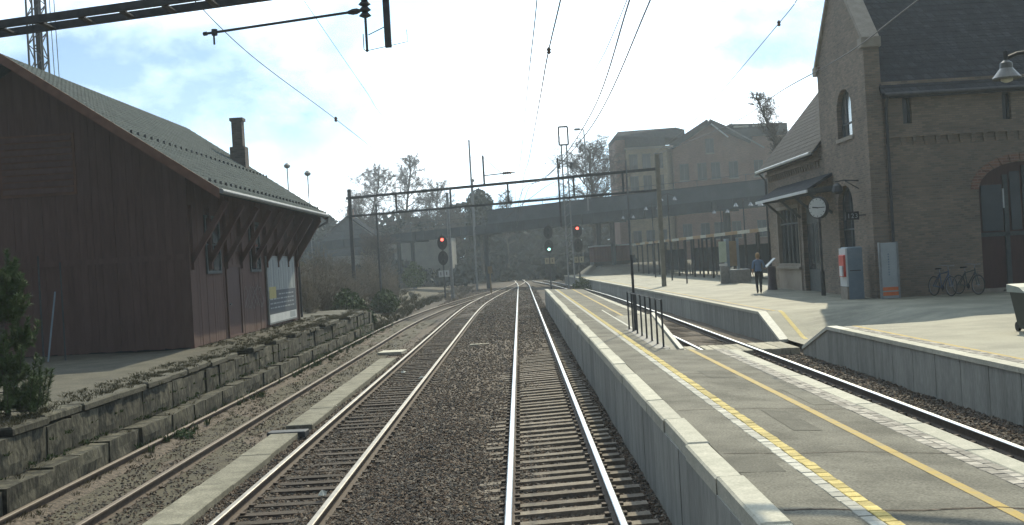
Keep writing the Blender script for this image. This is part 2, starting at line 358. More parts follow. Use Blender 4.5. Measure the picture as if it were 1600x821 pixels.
pts = scatter(9000, -6.5, 1.66, 88, 135, 1.0001)
stones('ballast_stones', pts, lambda x, y: -.2, .08, m_stone)
pts = scatter(16000, -4.45, 1.66, 46, 92, 1.2)
stones('ballast_stones', pts, bed_z, .045, m_stone)
pts = scatter(14000, 4.8, 7.6, 13, 34, 1.6)
stones('ballast_stones', pts, bed_z, .035, m_stone)
pts = scatter(9000, -7.9, -4.4, 13, 50, 1.7)
stones('siding_gravel', pts, lambda x, y: -.155+(.05 if x < -7.3 else 0), .022, m_stone)

# ------------------------------------------------------------------ tracks
def rail_mesh(name, path, z, topm, parent, dz=0):
    prof = [(-.07,-.17),(.07,-.17),(.07,-.15),(.015,-.13),(.015,-.045),(.042,-.035),(.042,-.008),(.030,0),(-.030,0),(-.042,-.008),(-.042,-.035),(-.015,-.045),(-.015,-.13),(-.07,-.15)]
    n = len(prof); vs = []; fs = []; mi = []
    for i, (y, x) in enumerate(path):
        y2, x2 = path[min(i+1, len(path)-1)]; y1, x1 = path[max(0, i-1)]
        d = Vector((x2-x1, y2-y1, 0)).normalized(); a = Vector((d.y, -d.x, 0))
        vs += [(x+a.x*px, y+a.y*px, z+dz+pz) for px, pz in prof]
    for i in range(len(path)-1):
        for k in range(n):
            k2 = (k+1) % n; fs.append((i*n+k, i*n+k2, (i+1)*n+k2, (i+1)*n+k)); mi.append(1 if k in (6, 7, 8) else 0)
    m = MB(); m.v = vs; m.f = fs; m.mi = mi
    return m.build(name, [m_railrust, topm], parent)
def track(label, path, z, half, topm, sl_m, y0, y1, spacing, slen, cant=0, sl_dz=-.165):
    t = thing('railway_track', label, 'railway track', (path[0][1], path[0][0], 0))
    sp = smooth_path(path)
    for s in (-1, 1):
        rp = []
        for i, (y, x) in enumerate(sp):
            y2, x2 = sp[min(i+1, len(sp)-1)]; y1_, x1_ = sp[max(0, i-1)]
            d = Vector((x2-x1_, y2-y1_)).normalized(); rp.append((y-d.x*s*half*-1*-1, x+d.y*s*half))
        rail_mesh('rail', rp, z, topm, t, dz=cant*(s > 0))
    if sl_m:
        sm = MB(); hw = slen/2
        sm.add([(-hw,-.12,-.16),(hw,-.12,-.16),(hw,.12,-.16),(-hw,.12,-.16),(-hw,-.10,0),(hw,-.10,0),(hw,.10,0),(-hw,.10,0)], [(0,3,2,1),(4,5,6,7),(0,1,5,4),(1,2,6,5),(2,3,7,6),(3,0,4,7)])
        cm = MB()
        me = mesh_of(sm, 'sleeper', sl_m)
        y = y0; k = 0
        while y < y1 and k < 290:
            x = interp(sp, y); dx = interp(sp, y+1)-x
            o = inst(me, 'sleeper', (x+random.uniform(-.03,.03), y+random.uniform(-.02,.02), z+sl_dz+cant/2+random.uniform(-.012,.008)-max(0,y-27)*.0035*(cant > 0)), t, (0, -math.atan2(cant, 2*half), -math.atan(dx)+random.uniform(-.008,.008)))
            if y < 34:
                for s in (-1, 1):
                    for q in (-.1, .1):
                        zc = z+sl_dz+cant/2+s*cant/2; cm.box(x+s*half+q-.035, x+s*half+q+.035, y-.05, y+.05, zc-.015, zc+.035)
            y += spacing; k += 1
        cm.build('rail_clips', m_railrust, t)['kind'] = 'stuff'
    return t
track('middle railway track with two bright polished rails on pale concrete sleepers', [(4,.35),(40,.37),(80,.40),(110,.42),(140,.40),(175,-.2)], 0, .65, m_railtop, m_sleeper, 8.5, 46, .52, 2.15, cant=.045)
track('left running track with dull shiny rails on dark timber sleepers', [(4,-3.34),(40,-3.4),(75,-3.4),(95,-2.9),(120,-1.7),(150,-.1),(178,.1)], -.02, .65, m_raildull, m_sleepwood, 9, 70, .52, 2.05, sl_dz=-.175)
track('rusty siding track at the foot of the stone dock wall', [(4,-6.42),(43,-6.45),(62,-6.4),(80,-5.6),(100,-4.0),(120,-2.2)], 0, .64, m_railworn, m_sleepwood, 9.2, 60, .75, 2.0, sl_dz=-.185)
track('platform track between island platform and station platform', [(4,5.75),(60,5.72),(90,5.3),(120,4.2),(150,2.4)], .2, .70, m_railtop, m_sleepwood, 9, 60, .6, 2.2, sl_dz=-.165)
# cable trough lids between siding and left track
t = thing('cable_trough', 'pale concrete cable trough lids in a strip beside the left running track', 'cable trough', (-4.7, 14, -.15))
y = 9.0
while y < 37.5:
    L_ = 2.6
    if abs(y-21.8) < .8:
        y += .45; continue
    m = MB(); m.bbox(-.27, .27, 0, L_-.015, 0, .13, .012)
    x = -4.72 + (.06 if y > 22 else 0)+random.uniform(-.008,.008)
    inst(mesh_of(m, 'lid', m_trough), 'lid', (x+.02*random.random(), y, -.18+random.uniform(-.006,.006)), t)
    y += L_
def slab(name, label, cat, x0, x1, y0, y1, z0, z1, m, rz=0):
    b = MB(); b.bbox(x0-(x0+x1)/2, (x1-x0)/2, -(y1-y0)/2, (y1-y0)/2, 0, z1-z0, .012)
    o = b.build(name, m); o.location = ((x0+x1)/2, (y0+y1)/2, z0); o.rotation_euler.z = rz
    return tag(o, label, cat)
slab('loose_plank', 'loose pale plank lying on the ballast left of the middle track', 'plank', -2.05, -1.3, 43.4, 43.7, -.17, -.1, m_wood, .1)
slab('cover_plate', 'grey slab lying across the end of the cable trough, nearer the bridge', 'slab', -5.3, -4.4, 41.2, 42.2, -.16, -.05, m_coping, -.1)
slab('cover_plate', 'dark slab lying across the gap in the cable trough', 'slab', -5.05, -4.3, 21.8, 22.15, -.14, -.03, m_darksteel, -.05)
for (x, y, lab) in ((-2.95, 15.9, 'crumpled white litter beside the right rail of the left track, nearest the camera'), (-3.6, 33.5, 'small white litter scrap between the rails of the left track, nearer the bridge'), (-2.9, 31.6, 'white litter scrap touching the right rail of the left track'), (-4.45, 26, 'white paper scrap at the edge of the pale trough lids')):
    b = MB(); n = 7
    vs = [(.09*random.uniform(.5,1.2)*math.cos(a), .09*random.uniform(.5,1.2)*math.sin(a), .02+.07*random.random()) for a in np.linspace(0, 6, n)]+[(0,0,.11),(0,0,0)]
    b.add(vs, [(i, (i+1) % n, n) for i in range(n)]+[((i+1) % n, i, n+1) for i in range(n)])
    o = b.build('litter', m_white); o.location = (x, y, -.15); tag(o, lab, 'litter')

# ------------------------------------------------------------------ island platform
isl = structure('island_platform')
XL = 1.66
def isl_r(y): return interp([(0,4.62),(24,4.5),(36,4.42),(60,4.2),(76,4.0)], y)
def isl_z(x, y): return 1.0-.055*max(0, x-2.2)
Y0, Y1, YN0, YN1, XN = 4.0, 74.0, 24.0, 37.5, 3.12
def ramp_z(y): return lerp(.26, 1.0, min(1, max(0, (y-31)/6.5)))
pv = MB()
pv.grid(list(np.linspace(XL+.22, XN, 8)), list(np.linspace(Y0, Y1, 60)), isl_z)
pv.grid(list(np.linspace(XN, 4.3, 6)), list(np.linspace(Y0, YN0, 22)), isl_z)
pv.grid(list(np.linspace(XN, 4.12, 6)), list(np.linspace(YN1, Y1, 22)), isl_z)
pv.build('asphalt_paving', m_asph, isl)
rp = MB(); rp.grid(list(np.linspace(XN, 4.3, 5)), list(np.linspace(YN0, YN1, 24)), lambda x, y: ramp_z(y)); rp.build('ramp', m_asph2, isl)
wl = MB(); wl.box(XN-.12, XN, YN0, YN1, .1, .955); wl.box(XN, 4.5, YN0-.15, YN0, .1, .86); wl.build('ramp_wall', m_conc, isl)
# asphalt seams running across
for i in range(16):
    y = 8+i*3.6+random.uniform(-.9,.9); b = MB(); xs = np.linspace(XL+.26, 2.98 if y > 23.5 else 4.2, 12)
    pth = [(x, y+.05*math.sin(x*4+i)+.1*(x-2)*random.uniform(-.2,.2)) for x in xs]; w = random.uniform(.008,.02)
    for (x0, a), (x1, c) in zip(pth, pth[1:]): b.quad((x0,a-w,isl_z(x0,a)+.004),(x1,c-w,isl_z(x1,c)+.004),(x1,c+w,isl_z(x1,c)+.004),(x0,a+w,isl_z(x0,a)+.004))
    b.build('asphalt_seam', m_ballast, isl)
# repair patches in the asphalt
for (px_, py_, w_, l_, mm) in ((2.05,10.2,.5,.9,'d'),(3.1,12.6,.35,1.6,'d'),(2.1,17.5,.45,2.2,'l'),(3.2,18.2,.5,1.2,'d'),(2.7,28.5,.25,2.0,'l'),(3.9,14.8,.3,1.8,'l'),(2.15,36,.4,3.5,'d')):
    q_ = [(px_-w_/2*random.uniform(.8,1.1), py_), (px_+w_/2*random.uniform(.8,1.1), py_+random.uniform(-.1,.1)), (px_+w_/2*random.uniform(.8,1.1), py_+l_), (px_-w_/2*random.uniform(.8,1.1), py_+l_+random.uniform(-.15,.15))]
    b = MB(); b.add([(x_, y_, isl_z(x_, y_)+.004) for x_, y_ in q_], [(0,1,2,3)])
    b.build('asphalt_patch', mat('patch_dark', (.085,.082,.066), (.135,.13,.105), 2, .9, .5, 50, fine=.3) if mm == 'd' else mat('patch_pale', (.13,.125,.10), (.185,.178,.145), 2, .9, .5, 50, fine=.3), isl)
# left wall panels and coping
y = Y0
while y < Y1:
    b = MB(); b.box(-.12, .0, 0, 1.185, 0, 1.06); inst(mesh_of(b, 'wall_panel', m_conc), 'wall_panel', (XL+.09+random.uniform(-.004,.004), y, -.2), isl); y += 1.2
cmb_ = MB(); cmb_.bbox(0, .25, 0, 1.785, -.13, .035, .02); cme = mesh_of(cmb_, 'coping_stone', m_coping)
y = Y0+.6
while y < Y1:
    inst(cme, 'coping_stone', (XL-.03+random.uniform(-.012,.012), y, .985+random.uniform(-.006,.006)), isl, (0,0,random.uniform(-.003,.003))); y += 1.8
# right coping
cmb_ = MB(); cmb_.bbox(0, .26, 0, 1.785, -.15, .02, .02); cme2 = mesh_of(cmb_, 'coping_stone', m_coping)
y = Y0
while y < Y1:
    if not (YN0-1.0 < y < YN1-.5): inst(cme2, 'coping_stone', (isl_r(y+.9)-.26, y, isl_z(4.4, y)+.0), isl, (0,0,random.uniform(-.004,.004)))
    y += 1.8
b = MB(); b.prism([(4.36,Y0,0),(4.36,YN0,0),(4.36,YN0,.72),(4.36,Y0,.72)], (.05,0,0)); b.prism([(4.1,YN1,0),(3.9,Y1,0),(3.9,Y1,.75),(4.1,YN1,.75)], (.05,0,0)); b.build('side_wall', m_conc, isl)
b = MB(); b.prism([(4.3,YN0,-.1),(4.3,YN1,-.1),(4.3,YN1,1.0),(4.3,31,.3),(4.3,YN0,.3)], (.08,0,0)); b.build('side_wall', m_conc, isl)
b = MB(); b.bar((4.34,31,.33),(4.34,37.5,1.02),.12,.05); b.build('ramp_edge', m_white, isl)
b = MB(); b.box(XL, 4.0, Y1-.1, Y1+.05, -.2, .97); b.build('end_wall', m_conc, isl)
# yellow and grey paver rows
def pave_rows(rows, y0, y1, per):
    for (xf, w, ln, m, nm) in rows:
        me = mesh_of(MB().bbox(-w/2+.006, w/2-.006, 0, ln-.012, -.02, .010, .004), nm, m)
        y = y0; k = 0; far = MB()
        while y < y1:
            x = xf(y)
            if k < per: inst(me, nm, (x+random.uniform(-.006,.006), y, isl_z(x, y)+random.uniform(-.003,.003)), isl, (0,0,random.uniform(-.02,.02)))
            else: far.bbox(x-w/2+.006, x+w/2-.006, y, y+ln-.012, isl_z(x,y)-.02, isl_z(x,y)+.010, .004)
            y += ln; k += 1
        if far.v: far.build(nm+'s', m, isl)['kind'] = 'stuff'
xa = lambda y: interp([(4,2.60),(8,2.59),(40,2.50),(76,2.38)], y)
pave_rows([(xa, .125, .17, m_yellow, 'yellow_paver'), (lambda y: xa(y)-.125, .12, .17, m_paver, 'grey_paver')], 6.5, 73, 140)
xc = lambda y: interp([(4,4.14),(24,4.10)], y)
pave_rows([(xc, .13, .15, m_sett, 'granite_sett'), (lambda y: xc(y)+.125, .11, .16, m_sett, 'granite_sett')], 7, 24, 150)
def strip(x_of, w, y0, y1, zf, m, name, parent, step=1.5, h=.004):
    b = MB(); ys = np.arange(y0, y1+step, step)
    for a, c in zip(ys, ys[1:]):
        xa_, xc_ = x_of(a), x_of(c); b.quad((xa_-w/2,a,zf(xa_-w/2,a)+h),(xa_+w/2,a,zf(xa_+w/2,a)+h),(xc_+w/2,c,zf(xc_+w/2,c)+h),(xc_-w/2,c,zf(xc_-w/2,c)+h))
    return b.build(name, m, parent)
strip(lambda y: 3.60-.004*(y-8), .11, 6, 22.8, isl_z, m_yline, 'yellow_line', isl)
strip(lambda y: interp([(37,3.45),(74,3.43)], y), .11, 38, 73, isl_z, m_yline, 'yellow_line', isl)
strip(lambda y: 3.06, .05, 31, 43, isl_z, m_white, 'white_line', isl, h=.006)

# railing on the island platform
t = thing('railing', 'grey railing of upright bars between island platform and its ramp', 'railing', (3.0, 28, .95))
for i in range(8):
    y = lerp(31.0, 24.6, i/7); x = lerp(2.93, 3.05, i/7)
    b = MB(); b.tube([(x,y,.93),(x,y,2.0)], .022, 8); b.lathe((x,y,.95), [(.06,0),(.06,.015)], 8); b.build('upright', m_darksteel, t)
b = MB(); b.tube([(2.93,31,1.98),(3.05,24.6,1.98)], .014, 6); b.build('top_rail', m_darksteel, t)
b = MB(); b.box(2.85, 3.15, 24.3, 31.3, .945, .965); b.build('base_plate', m_darksteel, t)
t = thing('lamp_post', 'slim grey post rising among the railing bars on the island platform', 'post', (3.05, 30.5, .95))
b = MB(); b.tube([(3.05,30.5,.93),(3.05,30.5,3.0)], .036, 8); b.build('lower_pole', m_darksteel, t)
b = MB(); b.tube([(3.05,30.5,3.0),(3.05,30.5,5.55)], [.028,.02], 8); b.build('upper_pole', m_steel, t)

# ------------------------------------------------------------------ station platform
sta = structure('station_platform')
XS = 7.55
def dipy(y): return min(1, max(0, (y-28.2)/2.6)) if y < 32 else min(1, max(0, (36.2-y)/2.8))
def sta_z(x, y): return .93-.70*dipy(y)*min(1, max(0, (11.5-x)/2.6))
def xs_edge(y): return interp([(4,7.62),(36,7.6),(60,7.2),(100,6.3),(132,5.3)], y)
ys = list(np.arange(4, 28, 2.0))+list(np.arange(28, 37, .4))+list(np.arange(38, 135, 3.0))
b = MB(); fr = [0,.02,.06,.1,.15,.2,.25,.35,.5,1]
vs = []
for y in ys:
    e = xs_edge(y)+.2
    for f_ in fr: x = lerp(e, 46, f_); vs.append((x, y, sta_z(x, y)))
b.add(vs, [(j*10+i, j*10+i+1, (j+1)*10+i+1, (j+1)*10+i) for j in range(len(ys)-1) for i in range(9)])
b.build('asphalt_paving', m_asph2, sta)
def sta_wall(y0, y1, step=1.2):
    y = y0
    while y < y1-.01:
        ye = min(y+step, y1); x0, x1 = xs_edge(y), xs_edge(ye); d = .012
        b = MB(); za, zb = sta_z(x0, y)-.07, sta_z(x1, ye)-.07
        b.prism([(x0,y+d,-.12),(x1,ye-d,-.12),(x1,ye-d,zb),(x0,y+d,za)], (.16,0,0)); b.build('wall_panel', m_conc, sta)
        b = MB(); b.prism([(x0-.03,y+.004,za),(x1-.03,ye-.004,zb),(x1-.03,ye-.004,zb+.085),(x0-.03,y+.004,za+.085)], (.26,0,0)); b.build('coping_stone', m_coping if 27.9 > ye or y > 36 else m_white, sta)
        y = ye
sta_wall(4.2, 28.2); sta_wall(28.2, 30.8, 1.3); sta_wall(33.4, 36.2, 1.4); sta_wall(36.2, 133, 1.6)
strip(lambda y: XS+.62+.004*(y-20), .11, 10, 27.6, sta_z, m_yline, 'yellow_line', sta)
strip(lambda y: xs_edge(y)+.55, .10, 36.4, 130, sta_z, m_yline, 'yellow_line', sta)
strip(lambda y: XS+.75, .13, 33.2, 36.4, sta_z, m_yellow, 'yellow_line', sta, step=.4)
set_me = mesh_of(MB().bbox(-.055, .055, 0, .14, -.02, .012, .004), 'granite_sett', m_sett)
for r_ in (.33, .45):
    y = 14.5
    while y < 27.8: inst(set_me, 'granite_sett', (XS+.05+r_, y, .93+random.uniform(-.003,.003)), sta, (0,0,random.uniform(-.03,.03))); y += .155
far = MB()
for r_ in (.3, .42):
    y = 36.4
    while y < 75: x = xs_edge(y)+r_; far.bbox(x-.05, x+.05, y, y+.16, .91, .942, .004); y += .18
far.build('granite_setts', m_sett, sta)['kind'] = 'stuff'
# level crossing planks
t = thing('level_crossing', 'pale timber board crossing over the platform track between both platform ramps', 'crossing', (6, 32, .1))
for x0, x1, n in ((4.42, 4.93, 2), (5.16, 6.30, 5), (6.55, 7.58, 4)):
    w = (x1-x0)/n
    for i in range(n):
        b = MB(); b.bbox(x0+i*w+.008, x0+(i+1)*w-.008, 31.0+random.uniform(-.04,.04), 33.3+random.uniform(-.04,.04), .03, .205+random.uniform(-.006,.006), .01); b.build('plank', m_wood, t)
# ------------------------------------------------------------------ stone dock on the left
b = MB(); b.grid([-44,-30,-20,-16,-13,-11,-9.7,-8.9,-8.3,-7.85], list(np.linspace(4, 58, 55)), lambda x, y: .99+.03*math.sin(x*1.7+y*.8)*math.cos(y*.5)); tag(b.build('dock_paving', m_dock), kind='structure')
dw = thing('stone_wall', 'rough two-course stone dock wall covered in dark stains beside the siding', 'stone wall', (-7.7, 10, -.15))
def rough_stone(L_, h, d, seed):
    r_ = random.Random(seed); nx, nz = max(3, int(L_/.22)), 4; vs = []; fs = []
    for j in range(nz):
        for i in range(nx):
            edge = (i in (0, nx-1)) or (j in (0, nz-1))
            vs.append(((-.012 if edge else r_.uniform(-.012,.035)), L_*i/(nx-1)*.985+(0 if edge else r_.uniform(-.02,.02)), h*j/(nz-1)+(r_.uniform(-.012,.012))))
    for j in range(nz-1):
        for i in range(nx-1): a = j*nx+i; fs.append((a, a+nx, a+nx+1, a+1))
    o = len(vs); vs += [(-d,0,0),(-d,L_*.985,0),(-d,L_*.985,h),(-d,0,h)]
    tl, tr = (nz-1)*nx, nz*nx-1
    fs += [(o+3, o+2)+tuple(range(tr, tl-1, -1)), (o, o+3)+tuple(j*nx for j in range(nz-1, -1, -1)), (o+2, o+1)+tuple(j*nx+nx-1 for j in range(nz))]
    m = MB(); m.add(vs, fs); return mesh_of(m, 'stone', m_wallstone)
kinds = [(L_, h, rough_stone(L_, h, .45, i)) for i, (L_, h) in enumerate([(.7,.56),(.95,.54),(1.2,.57),(.55,.55),(.8,.50),(1.05,.52),(.62,.49),(1.3,.51)])]
for course, (x, z, ks) in enumerate(((-7.22, -.22, kinds[4:]), (-7.62, .29, kinds[:4]))):
    y = 9.0
    while y < 57:
        L_, h, me = random.choice(ks)
        inst(me, 'stone', (x+random.uniform(-.035,.035)-.006*max(0,y-15)*(course == 0), y, z+random.uniform(-.012,.01)), dw, (0, random.uniform(-.04,.04), random.uniform(-.015,.015))); y += L_+.012
y = 9.0
while y < 57:
    L_ = random.uniform(.8, 1.7); b = MB(); b.bbox(-.42, .05, 0, L_-.02, 0, .12, .03)
    if random.random() < .85: inst(mesh_of(b, 'coping_slab', m_wallstone if random.random() < .6 else m_dock), 'coping_slab', (-7.66+random.uniform(-.07,.05), y, .87+random.uniform(-.01,.03)), dw, (random.uniform(-.015,.015), random.uniform(-.04,.03), random.uniform(-.03,.03)))
    y += L_

def tufts(name, pts, h, m, blades=9, lean=.6, w=.012):
    v = []; f = []
    for (x, y, z) in pts:
        for k in range(blades):
            a = random.uniform(0, 6.28); hh = h*random.uniform(.5,1.3); r_ = random.uniform(0,.09)
            bx, by = x+r_*math.cos(a), y+r_*math.sin(a); l_ = lean*hh*random.random(); px, py = -math.sin(a)*w, math.cos(a)*w
            o = len(v); v += [(bx-px,by-py,z),(bx+px,by+py,z),(bx+l_*.4*math.cos(a)+px*.6,by+l_*.4*math.sin(a)+py*.6,z+hh*.6),(bx+l_*math.cos(a),by+l_*math.sin(a),z+hh),(bx+l_*.4*math.cos(a)-px*.6,by+l_*.4*math.sin(a)-py*.6,z+hh*.6)]
            f.append((o,o+1,o+2,o+3,o+4))
    me = bpy.data.meshes.new(name); me.from_pydata(v, [], f); me.materials.append(m); me.update()
    o = bpy.data.objects.new(name, me); COL.objects.link(o); o['kind'] = 'stuff'; return o
P_ = [(random.uniform(-8.6,-7.9), y, 1.0) for y in np.random.default_rng(1).uniform(16, 57, 420)]+[(random.gauss(-9.2,.35), random.uniform(33,52), 1.0) for _ in range(260)]
tufts('dry_grass', P_, .055, m_grass, 14, 1.2, .006)
P_ = [(random.gauss(-7.15,.18), y, -.12) for y in np.random.default_rng(2).uniform(13, 60, 700)]+[(random.uniform(-7.0,-5.0), random.uniform(22,62), -.16) for _ in range(260)]+[(random.uniform(-8,-7.3), random.uniform(12,56), random.choice((.28,.3,.9))) for _ in range(150)]
tufts('dry_grass', P_, .06, m_grass, 14, 1.1, .006)
P_ = [(random.gauss(-7.2,.2), random.uniform(20,62), -.1) for _ in range(200)]
tufts('green_weeds', P_, .14, m_green, 10, .9, .02)
P_ = [(-7.58+random.uniform(-.06,.05), y, random.choice((.30,.33,.36,.62))) for y in np.random.default_rng(8).uniform(11, 56, 260)]
tufts('wall_moss', P_, .05, m_green, 12, 1.3, .012)
P_ = [(random.gauss(-7.85,.12), y, .99) for y in np.random.default_rng(9).uniform(12, 57, 500)]
tufts('dry_grass', P_, .07, m_grass, 16, 1.2, .005)
def clump(label, x, y, z, s):
    b = MB()
    for k in range(160):
        a = random.uniform(0,6.28); r_ = s*random.random()**.6; hh = s*1.1*random.random()*(1-.5*r_/s); c = Vector((x+r_*math.cos(a), y+r_*math.sin(a), z+hh)); d = Vector((random.gauss(0,1),random.gauss(0,1),random.gauss(0,.6))).normalized()*.045; e = d.orthogonal().normalized()*.02
        b.add([c-d, c+e, c+d, c-e], [(0,1,2,3)])
    for k in range(7): a = random.uniform(0,6.28); b.tube([(x,y,z),(x+s*.4*math.cos(a),y+s*.4*math.sin(a),z+s*.8)], .006, 3)
    return tag(b.build('weed_clump', m_green, recalc=False), label, 'weed')
clump('small leafy weed growing against the left siding rail, nearest the camera', -6.9, 22.5, -.15, .22)
clump('green weed at the foot of the stone wall below the poster', -7.3, 40, -.12, .35)
clump('leafy green weed where the stone wall ends', -7.4, 52, -.1, .7)
# ==PART2==
# ------------------------------------------------------------------ red goods shed
SX, SY0, SY1, SZ = -9.65, 33.0, 49.0, .98
XR = -14.4; ZR = 9.72; XE = -8.36; ZE = 5.50; XW = -20.4
sh = thing('goods_shed', 'dark red boarded goods shed with tiled roof standing on the stone dock', 'goods shed', (SX, SY0, SZ))
sl_ = (ZR-ZE)/(XE-XR)
def roof_z(x): return ZR-sl_*abs(x-XR)
b = MB(); b.prism([(-19.1,SY0+.06,SZ),(SX-.05,SY0+.06,SZ),(SX-.05,SY0+.06,roof_z(SX)-.35),(XR,SY0+.06,ZR-.3),(-19.1,SY0+.06,roof_z(-19.1)-.35)], (0,SY1-SY0-.1,0)); b.build('wall', m_dark, sh)
x = -19.1; w = .21
while x < SX-.01:
    x1 = min(x+w, SX); pr_ = random.uniform(-.008,.012)
    b = MB(); zt0, zt1 = roof_z(x+.004)-.2, roof_z(x1-.004)-.2
    b.prism([(x+.002,SY0-pr_,SZ+random.uniform(.02,.07)),(x1-.002,SY0-pr_,SZ+random.uniform(.02,.07)),(x1-.002,SY0-pr_,zt1),(x+.002,SY0-pr_,zt0)], (0,.05+pr_,0))
    b.build('board', m_red, sh); x = x1
y = SY0+.05
while y < SY1-.01:
    y1 = min(y+.25, SY1); pr_ = random.uniform(-.006,.012); b = MB()
    b.box(SX-.05, SX+pr_, y+.004, y1-.004, SZ+random.uniform(.02,.06), roof_z(SX)-.14); o = b.build('board', m_red, sh); y = y1
b = MB(); b.box(SX-.06, SX+.05, SY0-.03, SY0+.12, SZ, roof_z(SX)-.18); b.build('corner_board', m_red, sh)
b = MB(); b.box(SX-.06, SX+.05, SY1-.12, SY1+.03, SZ, roof_z(SX)-.18); b.build('corner_board', m_red, sh)
b = MB(); b.box(-19.1, SX-.07, SY0-.045, SY0-.013, 3.62, 3.78); b.build('band_board', m_red, sh)
hb = MB(); hb.box(-15.0, -12.78, SY0-.06, SY0-.02, 5.7, 7.5); h_ = hb.build('loft_hatch', m_redbarge, sh)
for k in range(9):
    b = MB(); b.add([(-14.93,SY0-.062,5.78+k*.19),(-12.85,SY0-.062,5.78+k*.19),(-12.85,SY0-.062,5.93+k*.19),(-14.93,SY0-.062,5.93+k*.19),(-14.93,SY0-.10,5.78+k*.19),(-12.85,SY0-.10,5.78+k*.19)], [(0,1,5,4),(4,5,2,3),(0,4,3),(1,2,5)]); b.build('slat', m_red, h_)
# roof: two slabs, tile rows, verge boards, snow guards
RY0, RY1 = 32.0, 50.0
rf = MB()
for xe in (XE, XW):
    rf.prism([(XR,RY0,ZR),(xe,RY0,roof_z(xe)),(xe,RY0,roof_z(xe)-.12),(XR,RY0,ZR-.12)], (0,RY1-RY0,0))
rf = rf.build('roof', m_roof, sh)
tl = MB(); nrow = 26
for k in range(nrow):
    t0, t1 = k/nrow, (k+1.12)/nrow; xa_, xb_ = lerp(XE+.05, XR, t0), lerp(XE+.05, XR, min(1,t1)); za, zb = roof_z(xa_)+.05, roof_z(xb_)+.022
    y = RY0+.02
    while y < RY1-.05:
        tl.add([(xa_,y,za-.03),(xa_,y+.3,za-.03),(xb_,y+.3,zb-.02),(xb_,y,zb-.02),(xa_,y+.05,za),(xa_,y+.2,za+.035),(xb_,y+.2,zb+.03),(xb_,y+.05,zb)], [(0,1,5,4),(4,5,6,7),(0,4,7,3),(1,2,6,5)]); y += .305
o = tl.build('roof_tiles', m_roof, rf); o['kind'] = 'stuff'
sg = MB()
for row in (.06, .42):
    xg = lerp(XE, XR, row); zg = roof_z(xg)
    for k in range(30):
        y = RY0+.4+k*.6; sg.bar((xg,y,zg+.02),(xg,y,zg+.14),.07,.04)
o = sg.build('snow_guards', m_darksteel, rf); o['kind'] = 'stuff'
for ye in (RY0-.04, RY1):
    for xe in (XE, XW):
        b = MB(); b.prism([(XR,ye,ZR+.06),(xe,ye,roof_z(xe)+.06),(xe,ye,roof_z(xe)-.24),(XR,ye,ZR-.24)], (0,.05,0)); b.build('verge_board', m_redbarge, sh)
b = MB(); b.prism([(SX+.06,SY1-.06,3.75),(XE-.1,SY1-.06,ZE-.3),(XE-.1,SY1-.06,ZE-.12),(SX+.06,SY1-.06,roof_z(SX)-.16)], (0,.04,0)); b.build('eave_sky_screen', m_red, sh)  # added board that screens off bright sky under the far eave
b = MB(); b.tube([(XE+.05,RY0,ZE-.02),(XE+.05,RY1,ZE-.02)], .075, 8); b.build('gutter', m_steel, sh)
b = MB(); b.tube([(XE+.05,RY1-.15,ZE-.08),(XE+.02,RY1-.15,ZE-.3),(SX+.1,RY1-.9,4.5),(SX+.1,RY1-.9,1.1)], .05, 8); b.build('downpipe', m_darksteel, sh)
for k in range(9):
    y = 33.2+k*1.95; b = MB(); b.bar((SX+.06,y,3.55),(XE-.12,y,ZE-.24),.14,.16); b.build('eave_brace', m_red, sh)
    b = MB(); b.box(SX+.02, SX+.13, y-.07, y+.07, 3.3, 5.2); b.build('eave_post', m_red, sh)
def shed_opening(y0, y1, z0, z1, nm):
    f_ = MB()
    for a in ((y0-.09,y0,z0-.09,z1+.09),(y1,y1+.09,z0-.09,z1+.09),(y0,y1,z1,z1+.09),(y0,y1,z0-.09,z0)): f_.box(SX+.012, SX+.06, *a)
    fo = f_.build(nm, m_red if nm == 'door' else m_frame_d, sh)
    b = MB(); b.box(SX+.013, SX+.025, y0, y1, z0, z1)
    if nm == 'door':
        b.build('door_leaf', m_doorbr, fo); c = MB(); c.lathe((SX+.05,y0+.15,z0+1.05), [(.03,0),(.03,.06)], 8, (1,0,0)); c.build('handle', m_steel, fo)
    else:
        b.build('pane', m_glass, fo); c = MB(); c.box(SX+.026, SX+.05, (y0+y1)/2-.025, (y0+y1)/2+.025, z0, z1); c.box(SX+.026, SX+.05, y0, y1, lerp(z0,z1,.5)-.02, lerp(z0,z1,.5)+.02); c.build('glazing_bar', m_frame_d, fo)
shed_opening(34.9, 36.4, 3.25, 4.9, 'window'); shed_opening(40.6, 42.0, 3.25, 4.9, 'window')
shed_opening(37.1, 38.8, 1.08, 3.35, 'door')
# poster board
t = thing('poster_board', 'large framed advertising poster with birch wood picture on the red shed wall', 'poster', (SX+.05, 43, 1))
b = MB(); b.box(SX+.03, SX+.09, 42.85, 48.1, 1.12, 3.75); b.build('board', m_steel, t)
def flat(y0, y1, z0, z1, m, nm, k=0): b = MB(); b.box(SX+.09, SX+.094+k*.003, y0, y1, z0, z1); return b.build(nm, m, t)
flat(42.95, 48.0, 2.42, 3.68, mat('poster_sky', (.24,.27,.28), (.32,.35,.35), .8, .5), 'picture')
for k in range(16):
    y = 43.1+k*.3+random.uniform(-.1,.1); w = random.uniform(.03,.11); flat(y, y+w, 2.45, random.uniform(3.2,3.66), mat('poster_trunk_%d' % (k % 3), [(.16,.18,.18),(.24,.26,.25),(.38,.4,.39)][k % 3], None, 8, .5), 'picture_tree', 1)
flat(42.95, 48.0, 1.5, 2.41, mat('poster_blue', (.06,.075,.095), (.08,.095,.12), 2, .5), 'text_panel')
flat(43.0, 44.2, 2.1, 2.55, m_tree_y, 'ochre_label', 2)
